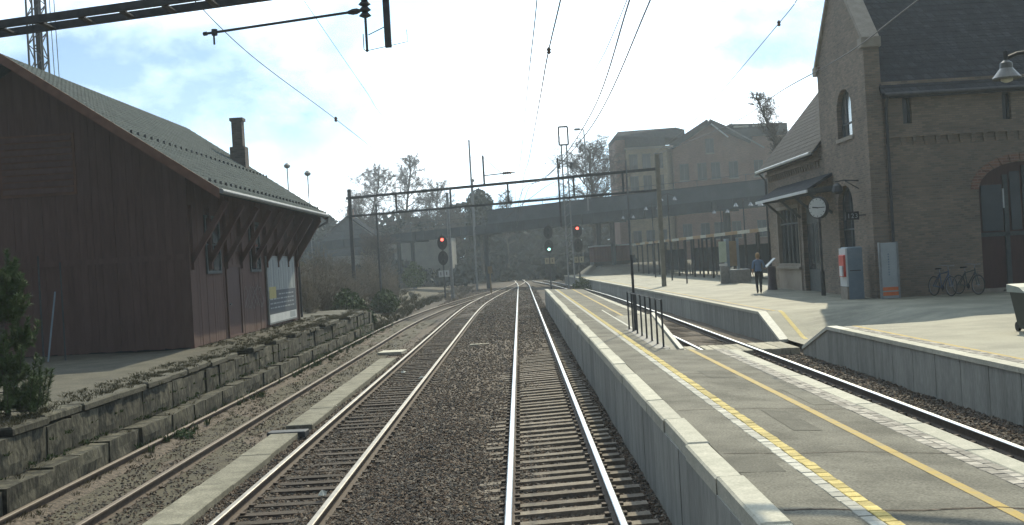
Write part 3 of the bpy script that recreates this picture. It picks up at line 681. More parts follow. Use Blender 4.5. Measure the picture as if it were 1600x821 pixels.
for k in range(4):
    y = 43.1
    while y < 47.6: w = random.uniform(.12,.5); flat(y, min(y+w,47.8), 2.22-k*.17, 2.27-k*.17, m_greyp, 'text_line', 1) if not (k == 0 and y < 44.4) else None; y += w+.14
flat(42.95, 48.0, 1.18, 1.49, m_palep, 'white_strip'); flat(46.7, 47.8, 1.22, 1.46, m_greyp, 'strip_mark', 1)
# graffiti
t = thing('graffiti', 'pale scrawled graffiti on the red shed wall between door and poster', 'graffiti', (SX+.03, 40, 2))
for k in range(5):
    y0 = 39.6+k*.6; pts_ = [(SX+.02, y0+.35*math.sin(j*1.9+k), 2.25+.42*math.cos(j*1.3+k*2)) for j in range(8)]
    b = MB()
    for p, q in zip(pts_, pts_[1:]): b.bar(p, q, .006, .035)
    b.build('stroke', mat('graffiti_paint', (.18,.14,.135), (.24,.2,.195), 5, .8), t)
# chimney
b = MB(); xc_, yc_ = -11.6, 48.0; zr_ = roof_z(xc_)
b.box(xc_-.32, xc_+.32, yc_-.32, yc_+.32, zr_-.5, zr_+.75); b.box(xc_-.22, xc_+.22, yc_-.22, yc_+.22, zr_+.75, zr_+1.85); b.box(xc_-.28, xc_+.28, yc_-.28, yc_+.28, zr_+1.85, zr_+1.98)
b.build('chimney', mat('chimney_brick', (.10,.085,.08), (.14,.12,.11), 2, .9, brick=(.24,.08,(.12,.11,.1))), rf)

# ------------------------------------------------------------------ station building (brick)
BX = 12.75; G0, G1 = 40.4, 46.7; BZ = .9
sb = thing('station_building', 'brick station building with steep slate roofs and arched windows on the right', 'station building', (BX, G0, BZ))
GP = 13.45; GY = (G0+G1)/2
def wall(poly, ext, cuts=(), m=None, name='wall'):
    b = MB(); b.prism(poly, ext); o = b.build(name, m or m_brick, sb)
    for c in cuts:
        cm = MB(); cm.prism(*c); cut(o, cm)
    return o
# front gable with two arched openings
wall([(BX,G0,BZ),(BX,G1,BZ),(BX,G1,10.1),(BX,GY,GP),(BX,G0,10.1)], (.42,0,0),
     [arch('y', 42.3, 44.2, 7.0, 8.1, .75, BX-.1, .36), arch('y', 42.75, 44.75, BZ+.02, 4.35, .85, BX-.1, .36)])
def arch_window(axis, a0, a1, z0, zs, rise, fix, nv, nh, pane_m, frame_m, name='window', sgn=1):
    """frame, panes and bars set into the recess; fix = plane of the recess back"""
    e = .03*sgn
    fr = MB(); poly, ext = arch(axis, a0, a1, z0, zs, rise, fix, e); fr.prism(poly, ext)
    pane = fr.build('pane', pane_m, None)
    f2 = MB(); n = 9; c = (a0+a1)/2; hw = (a1-a0)/2
    P = (lambda a, z: (fix+e*1.2, a, z)) if axis == 'y' else (lambda a, z: (a, fix+e*1.2, z))
    path = [(a0+.04, z0)]+[(a0+.04, zs)]+[(c+(hw-.04)*math.cos(math.pi*(1-i/n)), zs+(rise-.04)*math.sin(math.pi*i/n)) for i in range(1, n)]+[(a1-.04, zs), (a1-.04, z0), (a0+.04, z0)]
    for p, q in zip(path, path[1:]): f2.bar(P(*p), P(*q), .09, .09)
    fo = f2.build(name, frame_m, sb)
    pane.data.transform(Matrix.Translation(-wloc(fo))); pane.parent = fo
    for k in range(1, nv): a = lerp(a0, a1, k/nv); f3 = MB(); f3.bar(P(a, z0), P(a, zs+rise*math.sqrt(max(0, 1-((a-c)/hw)**2))), .06); f3.build('glazing_bar', frame_m, fo)
    for k in range(1, nh): z = lerp(z0, zs, k/nh); f3 = MB(); f3.bar(P(a0, z), P(a1, z), .06); f3.build('glazing_bar', frame_m, fo)
    return fo
m_glassbright = mat('sky_reflecting_glass', (.45,.48,.48), (.5,.53,.53), 1, .15, metal=.8)
arch_window('y', 42.3, 44.2, 7.0, 8.1, .75, BX+.26, 3, 2, m_glassbright, m_frame_d, sgn=-1)
arch_window('y', 42.75, 44.75, BZ+.02, 4.35, .85, BX+.26, 2, 4, m_glass, m_frame_d, 'arched_door', sgn=-1)
b = MB(); b.box(BX-.06, BX+.1, 42.15, 44.35, 6.86, 7.0); b.build('window_sill', m_stonetrim, sb)
# side wall facing the camera: slits, corbel band, arched gateway
XE1 = 30.0
wall([(BX+.42,G0,BZ),(XE1,G0,BZ),(XE1,G0,8.6),(BX+.42,G0,8.6)], (0,.42,0),
     [arch('x', 14.0, 14.32, 7.1, 7.95, .16, G0-.1, .36), arch('x', 17.55, 17.87, 7.05, 7.9, .16, G0-.1, .36), arch('x', 21.1, 21.42, 7.05, 7.9, .16, G0-.1, .36), arch('x', 16.55, 19.9, BZ+.02, 4.6, .95, G0-.1, .38)])
for x0, z0 in ((14.0,7.1),(17.55,7.05),(21.1,7.05)):
    arch_window('x', x0, x0+.32, z0, z0+.85, .16, G0+.24, 1, 1, m_glass, m_frame_d, sgn=-1)
# gateway: arch surround, two leaves, glazed panel
gd = MB(); gd.prism(*arch('x', 16.55, 19.9, BZ+.02, 4.6, .95, G0+.26, .05)); gd = gd.build('gateway', m_doorbr, sb)
for x0, x1, z0, z1, m, nm in ((16.7,17.45,3.1,4.75,m_glass,'pane'),(17.75,18.1,3.1,5.2,m_glass,'pane'),(18.4,19.0,3.1,5.2,m_glass,'pane'),(17.5,17.66,1.0,5.1,m_frame_d,'stile'),(18.2,18.32,1.0,5.4,m_frame_d,'stile'),(16.6,19.85,2.9,3.05,m_frame_d,'rail')):
    b = MB(); b.box(x0, x1, G0+.19, G0+.262, z0, z1); b.build(nm, m, gd)
b = MB(); b.box(17.46, 17.5, G0+.15, G0+.2, 3.9, 4.6); b.build('handle', m_palep, gd)
b = MB(); n = 15
for i in range(n):
    a0, a1 = math.pi*i/n, math.pi*(i+1)/n-.02
    p = lambda a, rx, rz: (18.22+rx*math.cos(a), 0, 4.6+rz*math.sin(a))
    q = [p(a0,1.68,.96), p(a1,1.68,.96), p(a1,1.96,1.24), p(a0,1.96,1.24)]
    v = MB(); v.prism([(x_, G0-.03, z_) for x_, _, z_ in q], (0,.04,0)); v.build('voussoir', m_brickred, sb)
b = MB(); b.box(16.4, 20.1, G0-.35, G0-.002, BZ, BZ+.16); b.build('door_step', m_stonetrim, sb)
cb_me = mesh_of(MB().box(-.07,.07,-.09,.002,0,.16).box(-.05,.05,-.06,.002,-.13,0), 'corbel', m_brick)
b = MB(); b.box(BX+.6, XE1, G0-.10, G0-.001, 6.62, 6.76); b.build('string_course', m_brick, sb)
x = BX+.75
while x < 20.5: inst(cb_me, 'corbel', (x, G0, 6.46), sb); x += .42
b = MB(); b.box(BX+.5, XE1, G0-.12, G0-.002, 8.45, 8.62); b.build('eave_course', m_brick, sb)
# corner pilaster and kneeler
b = MB(); b.box(BX-.06, BX+.5, G0-.09, G0-.001, BZ, 9.9); b.box(BX-.06, BX-.001, G0, G0+.45, BZ, 9.9); b.build('corner_pilaster', m_brick, sb)
b = MB(); b.box(BX-.14, BX+.56, G0-.18, G0+.3, 9.9, 10.25); b.build('kneeler', m_stonetrim, sb)
b = MB(); b.box(BX-.14, BX+.56, G1-.3, G1+.18, 9.9, 10.25); b.build('kneeler', m_stonetrim, sb)
for ya, yb in ((G0-.1, GY),(G1+.1, GY)):
    b = MB(); b.bar((BX+.21,ya,10.2),(BX+.21,yb,GP+.12),.62,.16); b.build('gable_coping', m_stonetrim, sb)
# rest of the block
wall([(XE1-.4,G0+.42,BZ),(XE1-.4,G1,BZ),(XE1-.4,G1,8.6),(XE1-.4,GY,12.6),(XE1-.4,G0+.42,8.6)], (.4,0,0))
wall([(BX+.42,G1-.42,BZ),(XE1-.4,G1-.42,BZ),(XE1-.4,G1-.42,8.6),(BX+.42,G1-.42,8.6)], (0,.4,0))
RZ = 13.1
rb = MB()
for ye in (G0-.35, G1+.3):
    ze = 8.62-(abs(ye-GY)-(GY-G0))*1.42
    rb.prism([(BX+.43,GY,RZ),(BX+.43,ye,ze),(BX+.43,ye,ze-.14),(BX+.43,GY,RZ-.14)], (XE1-BX,0,0))
rb = rb.build('roof', m_slate, sb)
sc_ = MB(); nr = 21
for k in range(nr):
    t0, t1 = k/nr, (k+1.1)/nr
    ya, yb = lerp(G0-.37, GY, t0), lerp(G0-.37, GY, t1); za, zb = lerp(8.13, RZ, t0), lerp(8.13, RZ, t1)
    sc_.add([(BX+.44,ya,za+.03),(XE1,ya,za+.03),(XE1,yb,zb+.012),(BX+.44,yb,zb+.012),(BX+.44,ya,za),(XE1,ya,za)], [(0,1,2,3),(4,5,1,0)])
o = sc_.build('slate_courses', m_slate, rb); o['kind'] = 'stuff'
b = MB(); b.tube([(BX+.5,G0-.42,8.12),(XE1,G0-.42,8.12)], .07, 8); b.build('gutter', m_darksteel, sb)
b = MB(); b.tube([(BX+.62,G0-.42,8.1),(BX+.62,G0-.14,7.7),(BX+.62,G0-.14,1.0)], .055, 8); b.build('downpipe', m_darksteel, sb)
# low wing
LY1 = 57.0
wall([(BX,G1,BZ),(BX,LY1,BZ),(BX,LY1,7.05),(BX,G1,7.05)], (.42,0,0), [([(BX-.1,51.0,2.05),(BX-.1,55.2,2.05),(BX-.1,55.2,4.8),(BX-.1,51.0,4.8)], (.36,0,0)), ([(BX-.1,47.9,BZ+.02),(BX-.1,50.5,BZ+.02),(BX-.1,50.5,4.75),(BX-.1,47.9,4.75)], (.36,0,0))])
wall([(BX+.42,LY1-.4,BZ),(20.9,LY1-.4,BZ),(20.9,LY1-.4,7.0),(16.85,LY1-.4,11.6),(BX+.42,LY1-.4,7.4)], (0,.4,0))
lr = MB()
for xe in (12.35, 21.4): ze = 12.05-abs(xe-16.85)*1.17; lr.prism([(16.85,G1+.02,12.05),(xe,G1+.02,ze),(xe,G1+.02,ze-.14),(16.85,G1+.02,11.91)], (0,LY1+.35-G1,0))
lr = lr.build('roof', m_slate, sb)
sc_ = MB(); nr = 24
for k in range(nr):
    t0, t1 = k/nr, (k+1.1)/nr; xa_, xb_ = lerp(12.33, 16.85, t0), lerp(12.33, 16.85, min(1, t1)); za, zb = 12.05-(16.85-xa_)*1.17, 12.05-(16.85-xb_)*1.17
    sc_.add([(xa_,G1+.02,za+.022),(xa_,LY1+.33,za+.022),(xb_,LY1+.33,zb+.012),(xb_,G1+.02,zb+.012),(xa_,G1+.02,za),(xa_,LY1+.33,za)], [(0,1,2,3),(4,5,1,0)])
o = sc_.build('slate_courses', m_slate, lr); o['kind'] = 'stuff'
b = MB(); b.tube([(12.28,G1+.05,6.76),(12.28,LY1+.3,6.76)], .07, 8); b.build('gutter', m_palep, sb)
b = MB(); b.tube([(12.3,LY1-.2,6.7),(12.62,LY1-.2,6.3),(12.62,LY1-.2,1.0)], .05, 8); b.build('downpipe', m_darksteel, sb)
y = G1+.5
while y < 56.5: inst(cb_me, 'corbel', (BX, y, 6.3), sb, (0,0,-math.pi/2)); y += .42
b = MB(); b.box(BX-.1, BX-.001, G1, 56.9, 6.46, 6.6); b.build('string_course', m_brick, sb)
# display window and recessed doorway
f_ = MB()
for a in ((50.95,51.1,2.0,4.85),(55.1,55.25,2.0,4.85),(51.1,55.1,4.7,4.85),(51.1,55.1,2.0,2.14)): f_.box(BX-.05, BX+.2, *a)
fo = f_.build('display_window', m_stonetrim, sb)
b = MB(); b.box(BX+.14, BX+.17, 51.1, 55.1, 2.14, 4.7); b.build('pane', m_glass, fo)
for k in range(1, 5): b = MB(); b.box(BX+.08, BX+.139, 51.1+k*.8-.03, 51.1+k*.8+.03, 2.14, 4.7); b.build('mullion', m_frame_d, fo)
b = MB(); b.box(BX+.085, BX+.134, 51.1, 55.1, 3.98, 4.05); b.build('transom', m_frame_d, fo)
b = MB(); b.box(BX-.16, BX-.002, 50.85, 55.35, 1.9, 2.0); b.build('window_sill', m_stonetrim, sb)
b = MB(); b.box(BX-.05, BX-.001, 50.95, 55.3, BZ, 1.88); b.build('window_apron', mat('apron_render', (.30,.25,.20), (.36,.31,.25), 1, .9), sb)
dr = MB(); dr.box(BX+.2, BX+.259, 47.92, 50.48, BZ+.03, 4.73); dr = dr.build('doorway', m_frame_d, sb)
for y0 in (48.05, 49.3): b = MB(); b.box(BX+.17, BX+.199, y0+.12, y0+1.0, 1.9, 3.9); b.build('pane', m_glass, dr)
# pent roof
pr = MB(); pr.prism([(BX,45.3,5.82),(11.7,45.3,5.22),(11.7,45.3,5.1),(BX,45.3,5.7)], (0,9.6,0)); pr = pr.build('pent_roof', m_slate, sb)
b = MB(); b.box(11.66, 11.72, 45.25, 54.95, 5.07, 5.19); b.build('fascia', m_palep, pr)
for y in (45.6, 48.0, 50.7, 53.5):
    b = MB(); b.bar((BX,y,4.2),(11.8,y,5.08),.1); b.bar((BX,y,5.12),(11.75,y,5.06),.1); b.build('bracket', m_frame_d, pr)
b = MB(); b.bar((BX,45.3,5.2),(11.75,45.3,5.12),.05,.2); b.build('end_board', m_frame_d, pr)
# lamp bracket and track number sign on the gable wall
t = thing('wall_lamp', 'old wall lamp on a bracket above the arched door of the station', 'wall lamp', (BX, 42.2, 5.2))
b = MB(); b.tube([(BX,41.9,5.25),(BX-.55,41.9,5.3),(BX-.9,41.9,5.25)], .025, 6); b.tube([(BX,41.9,4.95),(BX-.5,41.9,5.27)], .02, 6); b.build('bracket', m_darksteel, t)
b = MB(); b.lathe((BX-.8,41.9,4.8), [(.10,0),(.22,.08),(.16,.3),(.04,.42)], 8); b.build('lantern', m_darksteel, t)
t = thing('hanging_sign', 'small dark sign with three pale characters projecting by the arched door', 'sign', (BX-.4, 41.3, 4))
b = MB(); b.box(12.02, 12.5, 41.25, 41.37, 3.8, 4.1); b.build('panel', m_black, t)
b = MB(); b.box(12.5, BX, 41.28, 41.34, 3.93, 3.98); b.build('bracket', m_darksteel, t)
for k, ch in enumerate(('1','2','3')):
    cu = bpy.data.curves.new('character', 'FONT'); cu.body = ch; cu.size = .24; cu.extrude = .003; cu.align_x = 'CENTER'
    o = bpy.data.objects.new('character', cu); COL.objects.link(o); o.rotation_euler = (R(90),0,0)
    bpy.context.view_layer.update(); me = bpy.data.meshes.new_from_object(o.evaluated_get(bpy.context.evaluated_depsgraph_get())); bpy.data.objects.remove(o)
    me.transform(Matrix.Rotation(R(90), 4, 'X')); me.materials.clear(); me.materials.append(m_greyp)
    inst(me, 'character', (12.12+k*.14, 41.245, 3.865), t)

# station clock on a post
ck = thing('station_clock', 'round white double faced station clock on a slim post at quarter past nine', 'clock', (12.05, 45, BZ))
b = MB(); b.tube([(12.05,45,BZ),(12.05,45,1.9)], .09, 10); b.tube([(12.05,45,1.9),(12.05,45,4.0)], .05, 10); b.build('post', m_darksteel, ck)
b = MB(); b.lathe((12.05,45,4.0), [(.1,0),(.04,.12)], 10); b.build('bracket', m_darksteel, ck)
ca = R(-48); ax = Vector((math.sin(ca), -math.cos(ca), 0)); rt = Vector((math.cos(ca), math.sin(ca), 0)); cc = Vector((12.05,45,4.43))
b = MB(); b.lathe(cc-ax*.1, [(.42,0),(.44,.03),(.44,.17),(.42,.2)], 28, ax); b.build('case', m_darksteel, ck)
for s in (1, -1):
    f_ = MB(); f_.lathe(cc+ax*.101*s, [(.385,0),(.385,.006)], 28, ax*s); fo = f_.build('dial', mat('clock_dial', (.62,.64,.62), (.66,.68,.66), 2, .5), ck)
    pt = lambda a, r_: cc+ax*s*.113+(rt*s*math.sin(a)+Vector((0,0,1))*math.cos(a))*r_
    for k in range(12): a = k*math.pi/6; m_ = MB(); m_.bar(pt(a,.31), pt(a,.365), .02, .004, ax); m_.build('hour_mark', m_black, fo)
    m_ = MB(); m_.bar(pt(R(277.5),-.05), pt(R(277.5),.22), .045, .006, ax); m_.build('hour_hand', m_black, fo)
    m_ = MB(); m_.bar(pt(R(90),-.06), pt(R(90),.32), .03, .004, ax); m_.build('minute_hand', m_black, fo)
# ticket machine
t = thing('ticket_machine', 'grey ticket machine with orange red front beside the arched station door', 'ticket machine', (12.0, 41.2, BZ))
b = MB(); b.bbox(11.84, 12.38, 40.75, 41.6, BZ+.02, 2.82, .04); b.build('cabinet', m_bluep, t)
b = MB(); b.box(11.78, 11.84, 40.76, 41.59, BZ+.5, 2.78); b.build('front', m_palep, t)
b = MB(); b.bbox(11.70, 11.78, 40.8, 41.4, 1.75, 2.55, .02); b.build('red_panel', m_redpl, t)
b = MB(); b.box(11.65, 11.699, 40.85, 41.2, 1.78, 2.15); b.build('keypad', m_palep, t)
b = MB(); b.box(11.90, 12.30, 40.735, 40.752, 1.95, 1.98); b.build('seam', m_darksteel, t)
b = MB(); b.box(11.78, 11.84, 40.76, 41.59, BZ+.02, BZ+.48); b.build('plinth', m_stonetrim, t)
# info panel
t = thing('information_panel', 'tall pale information panel with orange bands leaning by the station corner', 'information panel', (13.1, 39.8, BZ))
b = MB(); b.bbox(12.72, 13.27, 39.72, 39.84, BZ+.05, 2.9, .01); b.build('panel', m_greyp, t)
for z0, z1, m in ((BZ+.32, BZ+.44, m_orange), (BZ+.14, BZ+.27, m_orange)):
    b = MB(); b.box(12.725, 13.265, 39.712, 39.719, z0, z1); b.build('orange_band', m, t)
for k in range(9): b = MB(); b.box(12.95, 13.0, 39.714, 39.719, 1.75+k*.09, 1.80+k*.09); b.build('printed_line', m_bluep, t)
b = MB(); b.box(12.66, 12.72, 39.70, 39.86, BZ, 2.92); b.box(13.27, 13.33, 39.70, 39.86, BZ, 2.92); b.build('frame', m_steel, t)
# bicycles
def bicycle(label, x, y, rz, fm):
    t = thing('bicycle', label, 'bicycle', (0,0,0), 'bicycles leaning by the station wall')
    for wy in (-.52, .52):
        w_ = MB(); n = 24; rings = [Vector((0, wy+.33*math.cos(2*math.pi*k/n), .35+.33*math.sin(2*math.pi*k/n))) for k in range(n+1)]
        w_.tube(rings, .02, 6, False); wo = w_.build('tyre', m_rubber, t)
        r_ = MB(); r_.tube([Vector((0, wy+.305*math.cos(2*math.pi*k/n), .35+.305*math.sin(2*math.pi*k/n))) for k in range(n+1)], .011, 5, False); r_.build('rim', m_steel, wo)
        s_ = MB()
        for k in range(14): a = math.pi*2*k/14; s_.tube([(.02*(-1)**k, wy, .35),(0, wy+.3*math.cos(a), .35+.3*math.sin(a))], .003, 3)
        s_.tube([(-.05,wy,.35),(.05,wy,.35)], .02, 8); o = s_.build('spokes', m_steel, wo); o['kind'] = 'stuff'
    f = MB()
    for p, q in (((0,.05,.30),(0,.18,.82)),((0,.05,.30),(0,-.36,.80)),((0,.17,.76),(0,-.35,.86)),((.04,.52,.35),(.02,.05,.30)),((-.04,.52,.35),(-.02,.05,.30)),((.04,.52,.35),(.02,.17,.76)),((-.04,.52,.35),(-.02,.17,.76)),((0,-.34,.93),(0,-.38,.72)),((.05,-.52,.35),(.04,-.38,.72)),((-.05,-.52,.35),(-.04,-.38,.72)),((.05,-.38,.72),(-.05,-.38,.72))): f.tube([p, q], .017, 7)
    f.build('frame', fm, t)
    b = MB(); b.tube([(0,-.34,.9),(0,-.33,1.04)], .014, 6); b.tube([(-.30,-.22,1.06),(-.24,-.33,1.07),(0,-.36,1.05),(.24,-.33,1.07),(.30,-.22,1.06)], .012, 6); b.build('handlebar', m_steel, t)
    b = MB(); b.tube([(0,.18,.82),(0,.2,.95)], .013, 6); b.build('seat_post', m_steel, t)
    b = MB(); b.add([(-.08,.34,.97),(.08,.34,.97),(.03,.1,.98),(-.03,.1,.98),(-.07,.34,.92),(.07,.34,.92),(.02,.1,.94),(-.02,.1,.94)], [(0,3,2,1),(4,5,6,7),(0,1,5,4),(1,2,6,5),(2,3,7,6),(3,0,4,7)]); b.build('saddle', m_black, t)
    b = MB(); b.lathe((.03,.05,.30), [(.09,0),(.09,.012)], 14, (1,0,0)); b.tube([(.06,.05,.30),(.06,.12,.16),(.13,.12,.16)], .01, 5); b.tube([(-.06,.05,.30),(-.06,-.02,.44),(-.13,-.02,.44)], .01, 5); b.build('crank', m_darksteel, t)
    t.location = (x, y, .93); t.rotation_euler = (0, R(3), rz); return t
bicycle('blue bicycle parked by the brick wall, the one nearer the information panel', 14.72, 39.5, R(12), m_bikeblue)
bicycle('dark bicycle parked by the brick wall, the one nearer the gateway', 15.62, 39.5, R(16), m_bikegrn)
# wheelie bin
t = thing('wheelie_bin', 'dark wheelie bin with a pale sloping lid at the right edge of the station platform', 'bin', (10.5, 23.5, .93))
b = MB(); b.add([(10.44,23.25,.99),(10.97,23.25,.99),(10.97,23.85,.99),(10.44,23.85,.99),(10.34,23.15,1.76),(11.07,23.15,1.76),(11.07,23.95,1.76),(10.34,23.95,1.76)], [(0,3,2,1),(4,5,6,7),(0,1,5,4),(1,2,6,5),(2,3,7,6),(3,0,4,7)]); b.build('body', m_binb, t)
b = MB(); b.prism([(10.29,23.1,1.765),(10.29,23.98,1.765),(10.29,23.98,1.93),(10.29,23.4,1.88)], (.82,0,0)); b.build('lid', m_lid, t)
for x in (10.46, 10.95): b = MB(); b.lathe((x-.03,23.9,1.03), [(.1,0),(.1,.06)], 12, (1,0,0)); b.build('wheel', m_rubber, t)
b = MB(); b.tube([(10.25,24.02,1.8),(10.92,24.02,1.8)], .02, 6); b.build('handle', m_black, t)
# hanging platform lamp at the right edge
t = thing('street_lamp', 'black bell shaped street lamp with a white underside before the slate roof', 'street lamp', (11.75, 25, .93))
b = MB(); b.tube([(11.75,25,.93),(11.75,25,2.0)], .09, 10); b.tube([(11.75,25,2.0),(11.75,25,6.6),(11.68,25,6.85),(11.5,25,6.98),(11.25,25,6.95),(11.0,25,6.86)], .045, 10); b.build('pole', m_black, t)
b = MB(); b.tube([(11.0,25,7.0),(11.0,25,6.7)], .05, 8); b.lathe((11.0,25,6.98), [(.03,0),(.055,.03),(.03,.07)], 8); b.build('neck', m_black, t)
b = MB(); b.lathe((11.0,25,6.40), [(.30,0),(.31,.03),(.14,.24),(.13,.36),(.05,.42)], 20); b.build('lamp_shade', mat('lamp_enamel', (.12,.12,.11), (.16,.16,.15), 4, .25), t)
b = MB(); b.lathe((11.0,25,6.33), [(.05,0),(.12,.03),(.13,.066)], 14); b.build('lamp_glass', m_white, t)
# ==PART3==
# ------------------------------------------------------------------ overhead line gantries
def far_gantry():
    t = thing('catenary_gantry', 'dark two-tier catenary gantry spanning all tracks in front of the road bridge', 'gantry', (0, 75, -.2))
    A = Vector((-11.7, 80, 0)); B = Vector((8.8, 69, 0))
    at = lambda s, z: A.lerp(B, s)+Vector((0,0,z))
    for s, zt, zb, w in ((0, 8.75, -.2, .24), (1, 9.0, .93, .26)):
        b = MB(); b.bar(at(s,zb), at(s,zt), w); o = b.build('mast', m_darksteel if s == 0 else mat('timber_mast', (.17,.16,.13), (.23,.22,.18), 3, .9), t)
    for z, h in ((8.12, .17), (6.82, .14)):
        b = MB(); b.bar(at(-.01,z), at(1.0,z), .2, h); b.build('boom', m_darksteel, t)
    for s in (.17, .36, .55, .755, .9):
        b = MB(); b.bar(at(s,6.85), at(s,8.1), .12); b.build('upright', m_darksteel, t)
    p = at(.475, 0)
    b = MB(); b.bar(p+Vector((0,0,8.1)), p+Vector((0,0,10.1)), .12); b.build('dropper_post', m_darksteel, t)
    b = MB(); b.tube([p+Vector((0,-.1,8.75)), p+Vector((2.1,-.3,8.85))], .035, 6); b.tube([p+Vector((0,0,10.0)), p+Vector((1.15,-.2,8.85))], .018, 5); b.build('cantilever_arm', m_darksteel, t)
    b = MB(); b.lathe(p+Vector((1.25,-.2,8.82)), [(.05,0),(.11,.08),(.06,.14),(.11,.22),(.06,.28),(.11,.36),(.06,.42),(.11,.5),(.05,.62)], 8, (1,-.1,.04)); b.build('insulator', m_insul, t)
    p = at(.70, 0); b = MB(); b.bar(p+Vector((.2,-.3,5.0)), p+Vector((.2,-.3,9.4)), .11); b.build('hanger', m_darksteel, t)
far_gantry()
def near_gantry():
    t = thing('catenary_gantry', 'dark double channel gantry beam crossing above the camera at the upper left', 'gantry', (0, 17, -.2))
    f = lambda x, dy=0, z=7.72: Vector((x, 20.0-.3*(x+9.2)+dy, z))
    for dy in (0, .62): b = MB(); b.bar(f(-10.9,dy), f(10.2,dy), .085, .13); b.build('channel', m_darksteel, t)
    for k in range(26): x = -10.5+k*.8; b = MB(); b.bar(f(x,.03,7.66), f(x,.59,7.66), .11, .03); b.build('batten', m_darksteel, t)
    for x, zb in ((-10.9,.95),(10.2,.9)): b = MB(); b.bar(f(x,.3,zb), f(x,.3,8.3), .24); b.build('mast', m_darksteel, t)
    # hanging post, insulator string and long registration arm
    p = f(-1.83, -.2); b = MB(); b.bar((p.x,p.y,6.46),(p.x,p.y,8.0),.1); b.build('dropper_post', m_darksteel, t)
    q = Vector((-2.17, p.y+.05, 0))
    b = MB(); b.tube([q+Vector((0,0,6.95)), q+Vector((0,0,6.42))], .022, 6); b.tube([q+Vector((0,0,7.9)), q+Vector((0,0,6.95))], .02, 6); b.tube([q+Vector((-.05,0,6.7)), q+Vector((-.05,0,6.46)), q+Vector((0,0,6.42))], .008, 5); b.tube([q+Vector((.03,0,6.68)), (p.x,p.y,6.8)], .008, 5); b.tube([q+Vector((.02,0,6.44)), (p.x,p.y,6.48), (p.x+.3,p.y,6.53), (p.x+.3,p.y,6.72)], .006, 5); b.build('hanger_rod', m_darksteel, t)
    b = MB(); pr_ = [(.03,0)]
    for k in range(6): pr_ += [(.10,.03+k*.09),(.045,.09+k*.09)]
    b.lathe(q+Vector((0,0,6.95)), pr_+[(.03,.62)], 10); b.build('insulator', m_darksteel, t)
    a0, a1 = Vector((-2.2, 17.85, 7.12)), Vector((-4.98, 18.75, 7.09))
    b = MB(); b.tube([a0, a1], .022, 8); b.lathe(a0+(a1-a0)*.03, [(.03,0),(.05,.05),(.05,.12),(.03,.2)], 8, a1-a0); b.lathe(a1-(a1-a0)*.06+Vector((0,0,-.05)), [(.05,0),(.05,.1)], 8); b.tube([a1-(a1-a0)*.055, a1-(a1-a0)*.055+Vector((0,0,-.2))], .018, 6); b.lathe(a1, [(.035,-.03),(.035,.03)], 8, a1-a0); b.build('registration_arm', m_darksteel, t)
near_gantry()
def wire(label, pts, r, sub=10):
    P = [Vector((x,y,z)) for x, y, z in pts]; out = []
    Q = [P[0]*2-P[1]]+P+[P[-1]*2-P[-2]]
    for i in range(1, len(Q)-2):
        for k in range(sub):
            s = k/sub; a, b_, c, d = Q[i-1:i+3]; out.append(.5*((2*b_)+(c-a)*s+(2*a-5*b_+4*c-d)*s*s+(3*b_-a-3*c+d)*s**3))
    out.append(P[-1]); b = MB(); b.tube(out, r, 5); return tag(b.build('overhead_wire', m_wire), label, 'wire')
wire('overhead wire dropping steeply over the middle track, the thicker one', [(1.15,14,7.75),(.99,19.6,7.5),(.86,24,7.3),(.8,30,7.2),(.7,50,7.4),(.6,69.4,8.0),(.3,110,7.4)], .014)
wire('faint overhead wire just left of the thicker wire over the middle track', [(.55,15,7.3),(.51,18,7.0),(.4,22.9,6.6),(.3,36,6.5),(.2,51,6.9),(.1,72,8.0),(0,110,7.0)], .009)
wire('overhead wire over the island platform, the left of the long dark pair', [(2.1,14,7.6),(2.12,19,7.3),(2.15,29.6,6.8),(1.6,46,6.6),(.96,63.6,7.2),(.7,75,7.2),(0,110,6.2)], .014)
wire('overhead wire over the island platform, the right of the long dark pair', [(2.5,14,7.7),(2.48,19.1,7.3),(2.29,31.9,6.7),(1.4,50,6.6),(.44,69,7.2),(0,110,6.6)], .014)
wire('thin pale overhead wire slanting to the telecom mast', [(2.2,14,7.6),(2.08,22.3,7.3),(1.97,25.4,7.2),(1.84,37.2,7.4),(2.5,70,9.5),(4.4,98,13)], .007)
wire('thin wire slanting down to the brick apartment roof, the one left of the thick feeder', [(6.57,25.3,8.5),(6.51,26.9,8.3),(7.16,40.3,8.2),(7.85,51.7,8.5),(9,72,9.3)], .010)
wire('thick feeder wire crossing in front of the station gable', [(9.2,14,8.6),(8.76,23.7,8.05),(8.82,28.2,7.9),(8.61,31,7.8),(8.44,35,7.8),(8.81,45.6,8.0),(8.8,69,9.0)], .015)
wire('faint wire above the left running track, the upper one', [(-5.3,18,7.9),(-5.18,22.8,7.5),(-4.8,31,7.2),(-5.1,44.8,7.4),(-6.1,66.6,8.0),(-6.6,77,8.2)], .009)
wire('faint wire above the left running track, the lower one', [(-3.5,18,7.9),(-3.57,28,7.5),(-3.67,34.5,7.4),(-3.86,60.7,7.8),(-4,75,8.1)], .005)
wire('long cable sagging through the far gantry towards the bridge', [(-1.0,95,6.6),(1.0,82,7.4),(2.6,74,8.0),(4.2,72,8.1)], .018)
for (x, y, z, lab) in ((-4.8,31.1,7.2,'small insulator on the faint wire above the left track'),(8.6,31.3,7.85,'small insulator on the thick feeder wire before the station gable'),(6.51,26.9,8.3,'small insulator on the thin wire right of the sky'),(.88,23.4,7.33,'small insulator on the thicker wire over the middle track')):
    b = MB(); b.lathe((x,y,z-.07), [(.02,0),(.05,.03),(.03,.06),(.05,.09),(.02,.14)], 8); tag(b.build('insulator', m_insul), lab, 'insulator')
